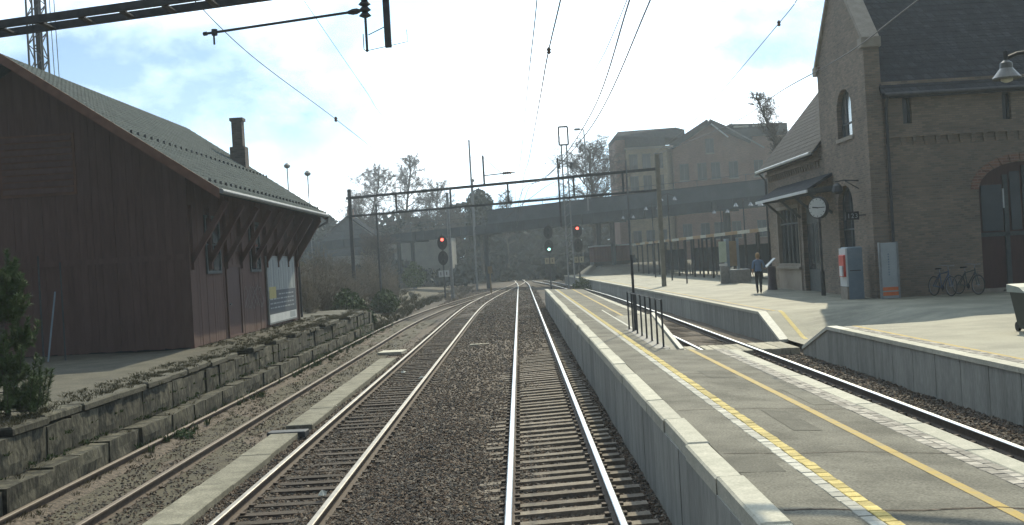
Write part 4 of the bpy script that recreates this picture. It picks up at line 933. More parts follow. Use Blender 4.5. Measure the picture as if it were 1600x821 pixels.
# lattice tower behind the shed
t = thing('lattice_tower', 'tall dark lattice radio tower behind the red goods shed', 'tower', (-26.9, 65, 0))
TX, TY, TW = -26.95, 65, .8
for sx in (-1, 1):
    for sy in (-1, 1): b = MB(); b.bar((TX+sx*TW/2,TY+sy*TW/2,-.4),(TX+sx*TW/2,TY+sy*TW/2,27), .09); b.build('leg', m_darksteel, t)
b = MB(); z = .2; k = 0
while z < 26.5:
    for sx in (-1, 1): s = 1 if k % 2 else -1; b.bar((TX+sx*TW/2,TY-s*TW/2,z),(TX+sx*TW/2,TY+s*TW/2,z+.8),.05)
    for sy in (-1, 1): s = 1 if k % 2 else -1; b.bar((TX-s*TW/2,TY+sy*TW/2,z),(TX+s*TW/2,TY+sy*TW/2,z+.8),.05)
    z += .8; k += 1
o = b.build('lacing_bars', m_darksteel, t); o['kind'] = 'stuff'
b = MB(); b.bar((TX+.05,TY,-.3),(TX+.05,TY,27),.26,.2); b.build('cable_ladder', m_black, t)
for dx in (.72, .98): b = MB(); b.tube([(TX+dx+.3,TY,-.3),(TX+dx,TY,27)], .022, 5); b.build('stay', m_darksteel, t)
# ------------------------------------------------------------------ road bridge
br = thing('road_bridge', 'dark steel road bridge with solid parapet crossing high over the tracks', 'bridge', (0, 134, 0))
A = Vector((-46, 161, 5.3)); B = Vector((48, 105, 7.75)); bd = (B-A); bl = bd.length; bn = Vector((bd.y, -bd.x, 0)).normalized()   # bn towards the camera
bp = lambda s, dz, off=0: A+bd*s+bn*off+Vector((0,0,dz))
def bridge_piece(s0, s1, z0, z1, o0, o1, nm, m):
    b = MB(); b.prism([bp(s0,z0,o0), bp(s1,z0,o0), bp(s1,z1,o0), bp(s0,z1,o0)], bn*(o1-o0)); return b.build(nm, m, br)
bridge_piece(0, 1, .25, 1.0, -7.0, .2, 'deck', m_bridged)
ns = 14
for k in range(ns): bridge_piece(k/ns+.0006, (k+1)/ns-.0006, 0, 1.15, .2, .45, 'girder_panel', m_bridged)
for k in range(22):
    s0 = .455+k*.025; bridge_piece(s0, s0+.025, 1.0, 2.75, .3+.012*(k % 2), .38+.012*(k % 2), 'parapet_panel', m_bridge)
bridge_piece(.455, 1, 2.75, 2.83, .26, .42, 'parapet_rail', m_bridged)
for k in range(40):
    s = k/40; b = MB(); b.bar(bp(s,1.0,.3), bp(s,2.2 if s < .455 else 3.5,.3), .06); b.build('rail_post', m_bridge, br)
for z in (1.6, 2.2): b = MB(); b.bar(bp(0,z,.3), bp(.455,z,.3), .05); b.build('handrail', m_bridge, br)
b = MB(); b.bar(bp(.455,3.5,.3), bp(1,3.5,.3), .05); b.build('handrail', m_bridge, br)
for k in range(60): 
    s = k/60; bridge_piece(s, s+.0025, .02, 1.1, .45, .52, 'stiffener', m_bridged)
for (s, w) in ((.315,.32),(.335,.32),(.437,.35),(.578,.35),(.594,.35),(.72,.5),(.86,.5)):
    p = bp(s, .2, -2.2); b = MB(); b.tube([p, Vector((p.x,p.y,-.5))], w*.8, 10); b.build('pier', m_bridged, br)
    b = MB(); b.bar(bp(s,.2,-5.5), bp(s,.2,.1), .5, .4); b.build('pier_cap', m_bridged, br)
# ------------------------------------------------------------------ signals
def signal(x, y, label, zt, lit, sign_m):
    t = thing('railway_signal', label, 'signal', (x, y, -.2))
    b = MB(); b.tube([(x,y+.15,-.3),(x,y+.15,zt+.2)], .085, 8); b.build('post', m_darksteel, t)
    for k, zc in enumerate((zt-.62, zt-2.02)):
        pts_ = [(x+.46*math.cos(a), y, zc+.66*math.sin(a)) for a in np.linspace(0, 2*math.pi, 19)[:-1]]
        b = MB(); b.prism(pts_, (0,.05,0)); hd = b.build('signal_head', m_black, t)
        for j, dz in enumerate((.28, -.28)):
            c = MB(); c.lathe((x,y-.03,zc+dz), [(.13,0),(.13,.04)], 12, (0,-1,0))
            on = lit == (k, j); c.build('lens', (m_redlamp if k == 0 else m_grnlamp) if on else m_lens, hd)
            c = MB(); pr_ = [(x+.17*math.cos(a), y, zc+dz+.17*math.sin(a)) for a in np.linspace(-.3, math.pi+.3, 10)]; qr = [(x+.15*math.cos(a), y, zc+dz+.15*math.sin(a)) for a in np.linspace(math.pi+.3, -.3, 10)]
            c.prism(pr_+qr, (0,-.22,0)); c.build('hood', m_black, hd)
    for sx in (-.27, .27):
        b = MB(); b.box(x+sx-.22, x+sx+.22, y-.02, y+.03, zt-3.75, zt-3.15); pl = b.build('number_plate', sign_m, t)
        c = MB(); c.box(x+sx-.05, x+sx+.02, y-.028, y-.021, zt-3.6, zt-3.3); c.build('plate_mark', m_black, pl)
signal(-6.85, 103, 'railway signal showing red at the left by the thicket', 5.65, (0,0), m_palep)
signal(3.1, 112, 'railway signal showing green in the middle beyond the platform end', 6.25, (1,1), mat('ochre_plate', (.40,.34,.22), (.46,.4,.27), 4, .7))
signal(6.0, 112, 'railway signal showing red at the right beyond the platform end', 6.2, (0,0), mat('dull_plate', (.30,.27,.18), (.35,.32,.22), 4, .7))
def pole(name, label, cat, x, y, z0, z1, r, m=None, head=None):
    t = thing(name, label, cat, (x, y, z0)); b = MB(); b.tube([(x,y,z0),(x,y,z1)], [r, r*.8], 8); b.build('pole', m or m_darksteel, t)
    if head == 'lamp': b = MB(); b.tube([(x,y,z1),(x-.1,y,z1+.12),(x-.5,y,z1+.12)], r*.6, 6); b.bbox(x-1.0, x-.4, y-.16, y+.16, z1+.02, z1+.24, .05); b.build('lamp_head', m_steel, t)
    if head == 'ball': b = MB(); b.lathe((x,y,z1), [(.05,0),(.22,.08),(.26,.25),(.1,.42)], 10); b.build('lamp_head', m_steel, t)
    if head == 'ring':
        b = MB()
        for q in ((-.3,-.3),(.3,-.3)): b.bar((x+q[0],y,z1),(x+q[0],y,z1+.9),.07)
        b.bar((x-.3,y,z1),(x+.3,y,z1),.07); b.bar((x-.3,y,z1+.9),(x+.3,y,z1+.9),.07); b.build('antenna_frame', m_darksteel, t)
    return t
pole('mast', 'tall thin grey pole behind the left red signal', 'mast', -6.1, 102, -.3, 9.5, .16, m_steel)
pole('street_lamp', 'small bridge lamp on a short post left of the thin white mast', 'street lamp', -4.9, 134, 7.3, 12.6, .07, m_steel, 'ball')
pole('mast', 'tall thin pale mast rising behind the bridge', 'mast', -4.9, 130, -.3, 17.2, .12, m_steel)
pole('street_lamp', 'street lamp with a curved arm above the bare tree on the bridge', 'street lamp', 7.6, 118, 7.8, 16.2, .08, m_steel, 'lamp')
pole('street_lamp', 'small distant street lamp above the shed roof, the left one', 'street lamp', -18.0, 90, -.3, 11.4, .05, m_steel, 'ball')
pole('street_lamp', 'small distant street lamp above the shed roof, the right one', 'street lamp', -16.4, 90, -.3, 10.7, .05, m_steel, 'ball')
pole('pole', 'thin dark pole in the thicket right of the gantry mast', 'pole', -10.1, 82, -.3, 7.7, .09)
pole('post', 'short dark post on the station platform beside the timber mast', 'post', 10.65, 72, .93, 2.95, .05)
pole('pole', 'leaning thin pole before the shed gable, the left one', 'pole', -13.2, 31, 1, 3.9, .03)
pole('pole', 'leaning thin pole before the shed gable, the right one', 'pole', -12.6, 31, 1, 3.7, .026)
b = MB(); b.tube([(-13.0,30.8,1),(-12.78,31,2.9)], .025, 6); tag(b.build('pole', m_bluep), 'short bluish pole leaning between two upright poles by the shed gable', 'pole')
t = thing('telecom_mast', 'two legged telecom mast with a square frame on top before the clouds', 'telecom mast', (4.6, 100, -.3))
for dx in (-.28, .28): b = MB(); b.bar((4.6+dx,100,-.3),(4.6+dx*.8,100,13.0),.12); b.build('leg', m_steel, t)
for k in range(11): b = MB(); b.bar((4.35,100,3+k*.9),(4.85,100,3.4+k*.9),.05); b.build('brace', m_steel, t)
b = MB()
for p, q in (((4.2,13.0),(5.0,13.0)),((4.2,14.6),(5.0,14.6)),((4.2,13.0),(4.2,14.6)),((5.0,13.0),(5.0,14.6))): b.bar((p[0],100,p[1]),(q[0],100,q[1]),.14)
b.build('antenna_frame', m_darksteel, t)
for dx in (-.55, .55): b = MB(); b.lathe((4.6+dx,99.9,10.9), [(.14,0),(.14,.5)], 8); b.bar((4.6,100,11.1),(4.6+dx,99.9,11.1),.05); b.build('antenna', m_darksteel, t)
# platform lamps with two heads
def twin_lamp(label, x, y, zt):
    t = thing('platform_lamp', label, 'platform lamp', (x, y, .93), 'twin headed lamps along the station platform')
    b = MB(); b.tube([(x,y,.93),(x,y,zt+.35)], [.06,.04], 8); b.build('pole', m_darksteel, t)
    b = MB(); b.tube([(x-.5,y,zt+.2),(x,y,zt+.4),(x+.5,y,zt+.2)], .025, 5); b.build('crossarm', m_darksteel, t)
    for s in (-.5, .5): b = MB(); b.lathe((x+s,y,zt-.12), [(.15,0),(.16,.03),(.09,.14),(.04,.26)], 12); b.build('lamp_head', mat('lamp_alloy', (.30,.31,.31), (.36,.37,.37), 4, .25, spec=.6, metal=.4), t)
for i, (x, y, zt) in enumerate(((10.9,110,6.6),(11.45,95,6.75),(11.07,82,6.85),(15.4,85,5.8),(15.3,76,5.9),(14.8,66,5.5))):
    twin_lamp(['twin headed platform lamp farthest along the platform, left of the others', 'twin headed platform lamp left of the timber mast', 'twin headed platform lamp just right of the timber mast top', 'twin headed platform lamp behind the map stand', 'twin headed platform lamp between map stand and person', 'twin headed platform lamp nearest the station pent roof'][i], x, y, zt)

# ------------------------------------------------------------------ platform shelter, map stand
t = thing('platform_shelter', 'long open platform shelter with a fascia coloured orange and white as if sunlit', 'shelter', (14, 90, .93))
A = Vector((14.35, 64.2, 3.9)); B = Vector((12.15, 122, 3.9)); dd = (B-A).normalized(); nn = Vector((dd.y, -dd.x, 0))
b = MB(); b.prism([A, A+nn*3.2+Vector((0,0,.25)), A+nn*3.2+Vector((0,0,.4)), A+Vector((0,0,.16))], B-A); b.build('roof', m_darksteel, t)
L_ = (B-A).length; k = 0; s = 0
while s < L_-.1:
    w = 2.0+1.6*random.random(); e = min(L_, s+w); b = MB(); b.prism([A+dd*s-nn*.02+Vector((0,0,-.02)), A+dd*(e-.02)-nn*.02+Vector((0,0,-.02)), A+dd*(e-.02)-nn*.02+Vector((0,0,.19)), A+dd*s-nn*.02+Vector((0,0,.19))], -nn*.05)
    b.build('fascia_board', [m_coping, mat('fascia_orange', (.27,.17,.08), (.33,.21,.1), 3, .7)][k % 2], t); s = e; k += 1  # orange and pale boards, sunlit roof edge put into their colours
s = .6; k = 0
while s < L_:
    for off in (.35, 2.8):
        p = A+dd*s+nn*off; b = MB(); b.bar((p.x,p.y,.93),(p.x,p.y,3.95),.14); b.build('post', m_darksteel, t)
    if k % 5 != 1:
        p = A+dd*s+nn*2.8; q = A+dd*min(L_, s+3.0)+nn*2.8; b = MB(); b.prism([(p.x,p.y,1.2),(q.x,q.y,1.2),(q.x,q.y,3.2),(p.x,p.y,3.2)], nn*.05); b.build('back_panel', m_bridged, t)
    s += 3.4; k += 1
bench_g = 'benches under the platform shelter'
for i in range(9):
    p = A+dd*(4+i*5.6)+nn*(1.5 if i % 2 else 2.1); tt = thing('bench', 'dark slatted bench under the long platform shelter', 'bench', (p.x, p.y, .93), bench_g)
    for k in range(3): b = MB(); b.bar(p+dd*-.9+nn*(.13*k-.2)+Vector((0,0,1.4-p.z)), p+dd*.9+nn*(.13*k-.2)+Vector((0,0,1.4-p.z)), .1, .03); b.build('seat_slat', m_darksteel, tt)
    for k in range(3): b = MB(); b.bar(p+dd*-.9+nn*.22+Vector((0,0,1.55+.13*k-p.z)), p+dd*.9+nn*.22+Vector((0,0,1.55+.13*k-p.z)), .03, .1); b.build('back_slat', m_darksteel, tt)
    for q in (-.7, .7): b = MB(); b.bar(p+dd*q+nn*-.2+Vector((0,0,.93-p.z)), p+dd*q+nn*-.2+Vector((0,0,1.4-p.z)), .05); b.bar(p+dd*q+nn*.22+Vector((0,0,.93-p.z)), p+dd*q+nn*.22+Vector((0,0,1.9-p.z)), .05); b.build('leg', m_darksteel, tt)
t = thing('map_stand', 'upright map stand with a pale green panel and ochre poster on the station platform', 'map stand', (12.4, 68, .93))
b = MB(); b.box(12.0, 12.55, 67.4, 67.6, .93, 1.95); b.build('plinth', m_steel, t)
b = MB(); b.box(11.98, 12.4, 67.38, 67.5, 2.2, 3.45); b.build('green_panel', mat('map_green', (.40,.48,.38), (.5,.57,.48), 3, .5), t)
b = MB(); b.box(11.95, 12.42, 67.37, 67.5, 1.98, 2.13); b.build('white_strip', m_palep, t)
b = MB(); b.box(12.42, 12.6, 67.45, 68.2, .93, 3.6); b.build('post', m_bluep, t)
b = MB(); b.box(12.62, 13.05, 67.6, 67.7, 1.95, 3.45); b.build('poster', mat('poster_brown', (.22,.17,.11), (.3,.23,.15), 3, .6), t)
b = MB(); b.box(13.06, 13.2, 67.55, 67.75, .93, 3.6); b.build('post', m_bluep, t)
b = MB(); b.bbox(12.5, 13.7, 67.0, 68.0, .93, 1.75, .04); tag(b.build('planter', m_steel), 'grey planter box at the foot of the map stand', 'planter')
t = thing('ticket_validator', 'dark rounded pedestal with a slanted top, coloured pale as if sunlit, by the far end of the display window', 'pedestal', (12.0, 53.8, .93))
b = MB(); b.lathe((12.0,53.8,.93), [(.24,0),(.22,.1),(.19,.6),(.2,1.0),(.17,1.12)], 14); b.build('body', mat('pedestal_plum', (.10,.085,.10), (.13,.11,.13), 3, .35), t)
b = MB(); b.prism([(11.72,53.5,2.0),(12.15,53.5,2.4),(12.15,53.5,2.44),(11.72,53.5,2.05)], (0,.5,0)); b.build('slanted_top', m_palep, t)  # sunlight on the top put into its pale colour

# ------------------------------------------------------------------ person
def person(x, y, z0, rz):
    pt = {}; E = []
    def J(n, p, r): pt[n] = (Vector(p), r)
    J('pelvis',(0,0,.96),(.155,.12)); J('waist',(0,.0,1.12),(.14,.105)); J('chest',(0,.01,1.33),(.165,.12)); J('upper',(0,0,1.45),(.12,.09)); J('neck',(0,.01,1.54),(.058,.06)); J('skull',(0,.03,1.63),(.078,.09)); J('crown',(0,.02,1.73),(.074,.09)); J('top',(0,.01,1.785),(.04,.05))
    E += [('pelvis','waist'),('waist','chest'),('chest','upper'),('upper','neck'),('neck','skull'),('skull','crown'),('crown','top')]
    arms = {'l': [(-.19,0,1.44),(-.25,-.03,1.16),(-.24,.08,.93),(-.235,.10,.86)], 'r': [(.19,0,1.44),(.29,.02,1.19),(.33,.22,1.10),(.345,.29,1.11)]}
    for s, a in arms.items():
        for k, (p, r) in enumerate(zip(a, ((.062,.06),(.044,.044),(.029,.03),(.040,.022)))): J('arm%s%d' % (s,k), p, r)
        E += [('upper','arm%s0' % s)]+[('arm%s%d' % (s,k),'arm%s%d' % (s,k+1)) for k in range(3)]
    legs = {'l': [(-.095,0,.90),(-.09,.09,.50),(-.07,.01,.09),(-.075,.15,.035)], 'r': [(.095,0,.90),(.085,.0,.50),(.06,-.16,.10),(.065,-.03,.035)]}
    for s, a in legs.items():
        for k, (p, r) in enumerate(zip(a, ((.098,.10),(.063,.065),(.046,.05),(.042,.032)))): J('leg%s%d' % (s,k), p, r)
        E += [('pelvis','leg%s0' % s)]+[('leg%s%d' % (s,k),'leg%s%d' % (s,k+1)) for k in range(3)]
    names = list(pt); idx = {n: i for i, n in enumerate(names)}
    me = bpy.data.meshes.new('person_body'); me.from_pydata([pt[n][0] for n in names], [(idx[a], idx[b]) for a, b in E], [])
    o = bpy.data.objects.new('person_body', me); COL.objects.link(o)
    md = o.modifiers.new('skin', 'SKIN'); sv = me.skin_vertices[0].data
    for i, n in enumerate(names): sv[i].radius = pt[n][1]; sv[i].use_root = (n == 'pelvis')
    sb_ = o.modifiers.new('sub', 'SUBSURF'); sb_.levels = 2; sb_.render_levels = 2
    bpy.context.view_layer.update(); m2 = bpy.data.meshes.new_from_object(o.evaluated_get(bpy.context.evaluated_depsgraph_get())); bpy.data.objects.remove(o)
    bm = bmesh.new(); bm.from_mesh(m2)
    def add(mb_):
        tmp = bpy.data.meshes.new('t'); tmp.from_pydata([tuple(v) for v in mb_.v], [], mb_.f); bm.from_mesh(tmp)
    for hand, pre, side in ((Vector(arms['l'][3]), Vector(arms['l'][2]), 1), (Vector(arms['r'][3]), Vector(arms['r'][2]), -1)):
        d = (hand-pre).normalized(); a = d.cross(Vector((0,0,1))).normalized() if abs(d.z) < .8 else Vector((0,1,0)); c = d.cross(a)*side
        for k, l_ in enumerate((.072,.082,.078,.06)):
            r0 = hand+a*(k-1.5)*.019+d*.015; f_ = MB(); f_.tube([r0, r0+d*l_*.55, r0+d*l_*.85+c*.012, r0+d*l_+c*.03], [.0095,.0088,.008,.006], 6); add(f_)
        r0 = hand-d*.03-a*.03; f_ = MB(); f_.tube([r0, r0-a*.025+d*.03, r0-a*.028+d*.06+c*.01], [.011,.010,.007], 6); add(f_)
    nose = MB(); nose.lathe((0,.115,1.655), [(.016,0),(.012,.02),(.004,.032)], 6, (0,1,-.2)); add(nose)
    for s in (-1, 1): e_ = MB(); e_.lathe((s*.078,.03,1.66), [(.012,0),(.03,.006),(.022,.016)], 8, (s,-.2,0)); add(e_)
    m3 = bpy.data.meshes.new('person'); bm.to_mesh(m3); bm.free()
    for m in (m_trous, m_shirt, m_skin, m_shoe): m3.materials.append(m)
    for p in m3.polygons:
        c = p.center
        if c.z < .085: k = 3
        elif abs(c.x) > .17 and (c.z < 1.12 or c.y > .12): k = 2
        elif c.z < .99: k = 0
        elif c.z < 1.52: k = 1
        else: k = 2
        p.material_index = k; p.use_smooth = True
    t = thing('person', 'person in a blue shirt and dark trousers walking away on the sunlit station platform', 'person', (0,0,0))
    o = bpy.data.objects.new('body', m3); COL.objects.link(o); o.parent = t
    h = MB()
    prof = [(.105,1.60),(.113,1.68),(.105,1.75),(.07,1.81),(.02,1.825)]
    n = 14; vs = []; fs = []
    for r_, z in prof: vs += [(r_*.88*math.cos(2*math.pi*k/n), -.0+r_*1.02*math.sin(2*math.pi*k/n)*(1 if math.sin(2*math.pi*k/n) < 0 else .8+.02*(z > 1.74)), z+(.085 if (math.sin(2*math.pi*k/n) > .3 and z < 1.7) else 0)) for k in range(n)]
    for i in range(len(prof)-1): fs += [(i*n+k, i*n+(k+1) % n, (i+1)*n+(k+1) % n, (i+1)*n+k) for k in range(n)]
    fs.append(tuple((len(prof)-1)*n+k for k in range(n))); h.add(vs, fs); h.build('hair', m_hair, t, True)
    for s in (-1, 1): e_ = MB(); e_.lathe((s*.032,.108,1.675), [(.009,0),(.006,.008)], 8, (0,1,0)); e_.build('eye', m_black, t)
    e_ = MB(); e_.bar((-.022,.112,1.605),(.022,.112,1.605),.008,.006); e_.build('mouth', mat('lip', (.35,.15,.13)), t)
    t.location = (x, y, z0); t.rotation_euler.z = rz; return t
person(10.65, 50.4, .93, R(-8))

# ------------------------------------------------------------------ buildings beyond
def windows(parent, xs, zs, w, h, y, frame=m_frame_d, glass=m_glass):
    for x in xs:
        for z in zs:
            f_ = MB()
            for a in ((x-w/2-.1,x-w/2,z-.1,z+h+.1),(x+w/2,x+w/2+.1,z-.1,z+h+.1),(x-w/2,x+w/2,z+h,z+h+.1),(x-w/2,x+w/2,z-.1,z)): f_.box(a[0],a[1],y-.12,y+.02,a[2],a[3])
            fo = f_.build('window', frame, parent); p = MB(); p.box(x-w/2, x+w/2, y-.06, y-.01, z, z+h); p.build('pane', glass, fo)
            q = MB(); q.box(x-.05, x+.05, y-.1, y-.061, z, z+h); q.build('glazing_bar', frame, fo)
            s = MB(); s.box(x-w/2-.2, x+w/2+.2, y-.25, y-.001, z-.25, z-.11); s.build('sill', m_stonetrim, parent)
bk = thing('apartment_block', 'yellow brick apartment tower with a dark mansard roof beyond the bridge', 'apartment block', (19, 165, 0))
b = MB(); b.box(15.2, 16.6, 166, 178, -.4, 19.8); b.build('side_wall', m_brickred, bk)
b = MB(); b.prism([(16.6,165,-.4),(22.4,165,-.4),(23.4,167,-.4),(23.4,178,-.4),(16.6,178,-.4)], (0,0,18.6)); b.build('wall', m_brickyel, bk)
b = MB(); b.box(16.4, 23.5, 164.8, 178, 18.2, 18.5); b.build('cornice', m_stonetrim, bk)
b = MB(); b.prism([(15.1,166.2,19.8),(25.6,167,19.8),(25.6,167,20.9),(24.5,168,21.4),(15.8,167.5,21.2),(15.1,166.2,20.4)], (0,11,0)); b.build('roof', m_slate, bk)
b = MB(); b.box(16.6, 22.4, 165.4, 177, 18.51, 19.9); b.build('attic', m_slate, bk)
windows(bk, [17.6, 19.5, 21.3], [4.2, 8.2, 12.2, 15.4], 1.0, 2.0, 165)
bk = thing('apartment_block', 'red brick apartment block with a pointed gable beyond the bridge', 'apartment block', (29, 165, 0))
b = MB(); b.prism([(23.5,165.5,-.4),(34.6,165.5,-.4),(34.6,165.5,18.6),(28.9,165.5,21.5),(23.5,165.5,18.3)], (0,12,0)); b.build('wall', m_brickred, bk)
for (x0,z0),(x1,z1) in (((28.9,21.5),(23.2,18.15)),((28.9,21.5),(35.0,18.4))): b = MB(); b.bar((x0,165.2,z0+.15),(x1,165.2,z1+.15),.9,.25,(0,1,0)); b.build('gable_edge', m_slate, bk)
b = MB(); b.bar((29.2,164.9,21.3),(31.6,164.9,19.2),.12,.2); b.build('verge_strip', m_palep, bk)
windows(bk, [25.0, 27.6, 29.6, 32.2], [4.6, 9.6, 13.4], 1.1, 2.2, 165.5); windows(bk, [28.9], [17.2], 1.0, 1.9, 165.5)
bk = thing('apartment_block', 'brown brick apartment block with a dark roof and light strips beyond the station', 'apartment block', (38, 165, 0))
b = MB(); b.box(34.7, 40.5, 166, 178, -.4, 19.2); b.build('wall', m_brickred, bk)
b = MB(); b.prism([(33.2,165.8,19.2),(40.5,165.8,19.2),(40.5,165.8,20.9),(32.0,165.8,21.2),(31.0,165.8,20.3)], (0,11,0)); b.build('roof', m_slate, bk)
for x in (32.6, 35.4): b = MB(); b.box(x, x+2.2, 165.6, 165.79, 20.6, 20.85); b.build('roof_light', m_white, bk)
b = MB(); b.bar((31.2,165.1,20.9),(36.8,165.1,17.4),.12,.2); b.build('verge_strip', m_steel, bk)
windows(bk, [36, 38.6], [4.6, 9.6, 13.4], 1.1, 2.2, 166)
b = MB(); b.box(40.6, 50, 168, 180, -.4, 19.6); tag(b.build('apartment_block', m_brickred), 'plain red brick block rising just left of the station low roof', 'apartment block')
hs = thing('house', 'white gabled house with a dark roof and chimney beyond the left thicket', 'house', (-25, 172, 0))
b = MB(); b.prism([(-30.5,172,-.4),(-21,172,-.4),(-21,172,7.3),(-25.6,172,11.0),(-30.5,172,7.1)], (0,9,0)); b.build('wall', m_plaster, hs)
for (x0,z0),(x1,z1) in (((-25.6,11.1),(-31.2,6.7)),((-25.6,11.1),(-20.3,6.9))): b = MB(); b.prism([(x0,171.6,z0),(x1,171.6,z1),(x1,171.6,z1+.3),(x0,171.6,z0+.3)], (0,9.8,0)); b.build('roof', m_slate, hs)
b = MB(); b.prism([(-30.6,171.9,5.2),(-20.9,171.9,5.2),(-20.9,171.9,7.3),(-25.6,171.9,11.0),(-30.6,171.9,7.1)], (0,.09,0)); b.build('gable_boards', mat('gable_board', (.09,.10,.11), (.12,.13,.14), 2, .8), hs)
b = MB(); b.box(-26.0, -25.0, 174, 175, 10, 12.4); b.build('chimney', m_brickred, hs)
windows(hs, [-28.8, -26.2, -23.2], [2.4], .9, 1.5, 172)
hs = thing('warehouse', 'pale blank walled building under the bridge at the left', 'warehouse', (-14, 168, 0))
b = MB(); b.box(-20.5, -9.8, 168, 180, -.4, 7.4); b.build('wall', m_plaster, hs); b = MB(); b.box(-20.8, -9.5, 167.7, 180.3, 7.4, 7.7); b.build('roof', m_slate, hs)
windows(hs, [-18.8], [4.2], .7, 1.6, 168)
t = thing('goods_wagon', 'dull red goods wagon standing beyond the station platform under the bridge', 'wagon', (10.4, 131, .2))
x = 8.7
while x < 12.9: b = MB(); b.box(x+.01, x+.29, 130, 138, 2.3, 4.05); b.build('side_board', m_wagon, t); x += .3
b = MB(); b.box(8.6, 13.0, 129.9, 138.1, 4.05, 4.2); b.build('roof', m_palep, t)
b = MB(); b.box(8.7, 12.9, 130.1, 138, 1.9, 2.3); b.build('underframe', m_black, t)
for x in (9.3, 12.3): b = MB(); b.lathe((x,131,1.6), [(.45,0),(.45,.12)], 14, (0,-1,0)); b.build('wheel', m_darksteel, t)
b = MB(); b.grid(list(np.linspace(7, 22, 8)), list(np.linspace(112, 146, 10)), lambda x, y: .5+1.35*min(1, max(0, (y-113)/14))*min(1, max(0,(x-7)/1.5))); tag(b.build('embankment', m_dock), kind='structure')
b = MB(); b.box(-2.9, -2.75, 110, 110.1, -.2, 1.9); b.box(-3.05, -2.6, 109.95, 110.1, 1.9, 2.6); tag(b.build('track_sign', mat('faded_ochre', (.17,.13,.08), (.22,.17,.1), 3, .8)), 'faded ochre lineside sign left of the middle track under the bridge', 'sign')
# ------------------------------------------------------------------ hills and far wood
b = MB(); xs = list(np.linspace(-160, 160, 60)); ys = list(np.linspace(176, 330, 30))
b.grid(xs, ys, lambda x, y: -.5+min(1, (y-176)/60)*(5.0+1.2*math.sin(x*.05)+.8*math.sin(x*.13+y*.1))); tag(b.build('hill', m_hill), kind='structure')
b = MB(); b.grid(list(np.linspace(-60, -8.2, 30)), list(np.linspace(57, 150, 50)), lambda x, y: -.15+min(1.3, max(0, (-8.8-x)*.35))*min(1,(y-57)/3)*(1+.25*math.sin(x*.9+y*.5))*max(.25, min(1,(150-y)/70))); tag(b.build('verge', m_dirt), kind='structure')
def leaf_cloud(name, n, fn, size, m):
    c = np.array([fn() for _ in range(n)]); d = rng.normal(size=(n,3)); d /= np.linalg.norm(d, axis=1)[:,None]; e = np.cross(d, rng.normal(size=(n,3))); e /= np.linalg.norm(e, axis=1)[:,None]
    s = (size*rng.uniform(.5,1.4,n))[:,None]; V = np.stack([c-d*s, c+e*s*.6, c+d*s, c-e*s*.6], 1).reshape(-1,3); F = np.arange(4*n).reshape(-1,4)
    me = bpy.data.meshes.new(name); me.from_pydata(V.tolist(), [], F.tolist()); me.materials.append(m); me.update()
    return me
crowns = [(random.uniform(-75,75), random.uniform(188,225), random.uniform(5.0,8.2)) for _ in range(150)]
crowns += [(random.choice((random.uniform(-60,-7), random.uniform(6,14))), random.uniform(150,186), random.uniform(1.2,3.2)) for _ in range(50)]+[(random.uniform(-8,8), random.uniform(180,190), random.uniform(2,5)) for _ in range(24)]
def wood():
    x, y, h = random.choice(crowns)
    hh = h if -8 < x < 16 else h*1.25
    u = random.random()**.7; r_ = 2.6*math.sqrt(max(0, 1-(2*u-1.0)**2))*random.random()**.4+.3; a = random.uniform(0,6.28)
    return (x+r_*math.cos(a)*1.3, y+r_*math.sin(a), (.1 if h < 5 and y < 188 else .5)+u*(hh+(2.6 if y > 187 else 0)))
o = bpy.data.objects.new('far_wood', leaf_cloud('far_wood', 66000, wood, .6, m_forest)); COL.objects.link(o); o['kind'] = 'stuff'
b = MB()
for x, y, h in crowns: b.tube([(x,y,0),(x,y,h*.8)], [.2,.06], 5)
o = b.build('far_trunks', m_bark); o['kind'] = 'stuff'

# ------------------------------------------------------------------ trees
def bare_tree(label, x, y, z0, H, W_, seed, tw, levels=4, first=.3, up=.5, trunk_r=.013, rmin=.015):
    r_ = random.Random(seed); tr = MB(); cr = MB()
    def grow(p, d, L_, r, lv, lift):
        n = (7, 5, 4, 3, 2, 2)[lv]; pts_ = [p]; q = p; dd_ = d
        for k in range(n):
            dd_ = (dd_+Vector((r_.gauss(0,.10+.03*lv),r_.gauss(0,.10+.03*lv),r_.gauss(lift,.07)))).normalized(); q = q+dd_*L_/n; pts_.append(q)
        rs = [lerp(r, r*.4, k/n) for k in range(n+1)]
        (tr if lv < 2 else cr).tube(pts_, rs, 7 if lv == 0 else (5 if lv < 2 else 3), False)
        if lv >= levels: return
        nb = (24, 8, 6, 5, 4)[lv]
        for k in range(nb):
            t_ = lerp(first if lv == 0 else .2, 1, (k+r_.random()*.8)/nb); i = min(n-1, int(t_*n)); f_ = t_*n-i; s_ = pts_[i].lerp(pts_[i+1], min(1, f_))
            a = (k*2.4+r_.uniform(-.5,.5)) if lv == 0 else r_.uniform(0, 6.28); side = Vector((math.cos(a), math.sin(a), 0))
            if lv == 0:
                u = (t_-first)/(1-first); prof = math.sqrt(max(.05, 1-(1.9*u-.85)**2)); nd = (side+Vector((0,0,up+.5*u))).normalized(); l_ = W_*.5*prof*r_.uniform(.8,1.15); lf = .05
            else:
                nd = (dd_*.75+Vector((r_.gauss(0,.6),r_.gauss(0,.6),r_.gauss(.1,.4)))).normalized(); l_ = L_*r_.uniform(.38,.62); lf = .02 if lv < 2 else -.03
            grow(s_, nd, l_, max(rmin, rs[i]*.5), lv+1, lf)
    grow(Vector((x,y,z0)), Vector((0,0,1)), H*.93, H*trunk_r, 0, .12)
    t = thing('bare_tree', label, 'tree', (x, y, z0))
    tr.build('trunk', m_bark, t, recalc=False); cr.build('crown', tw, t, recalc=False); return t
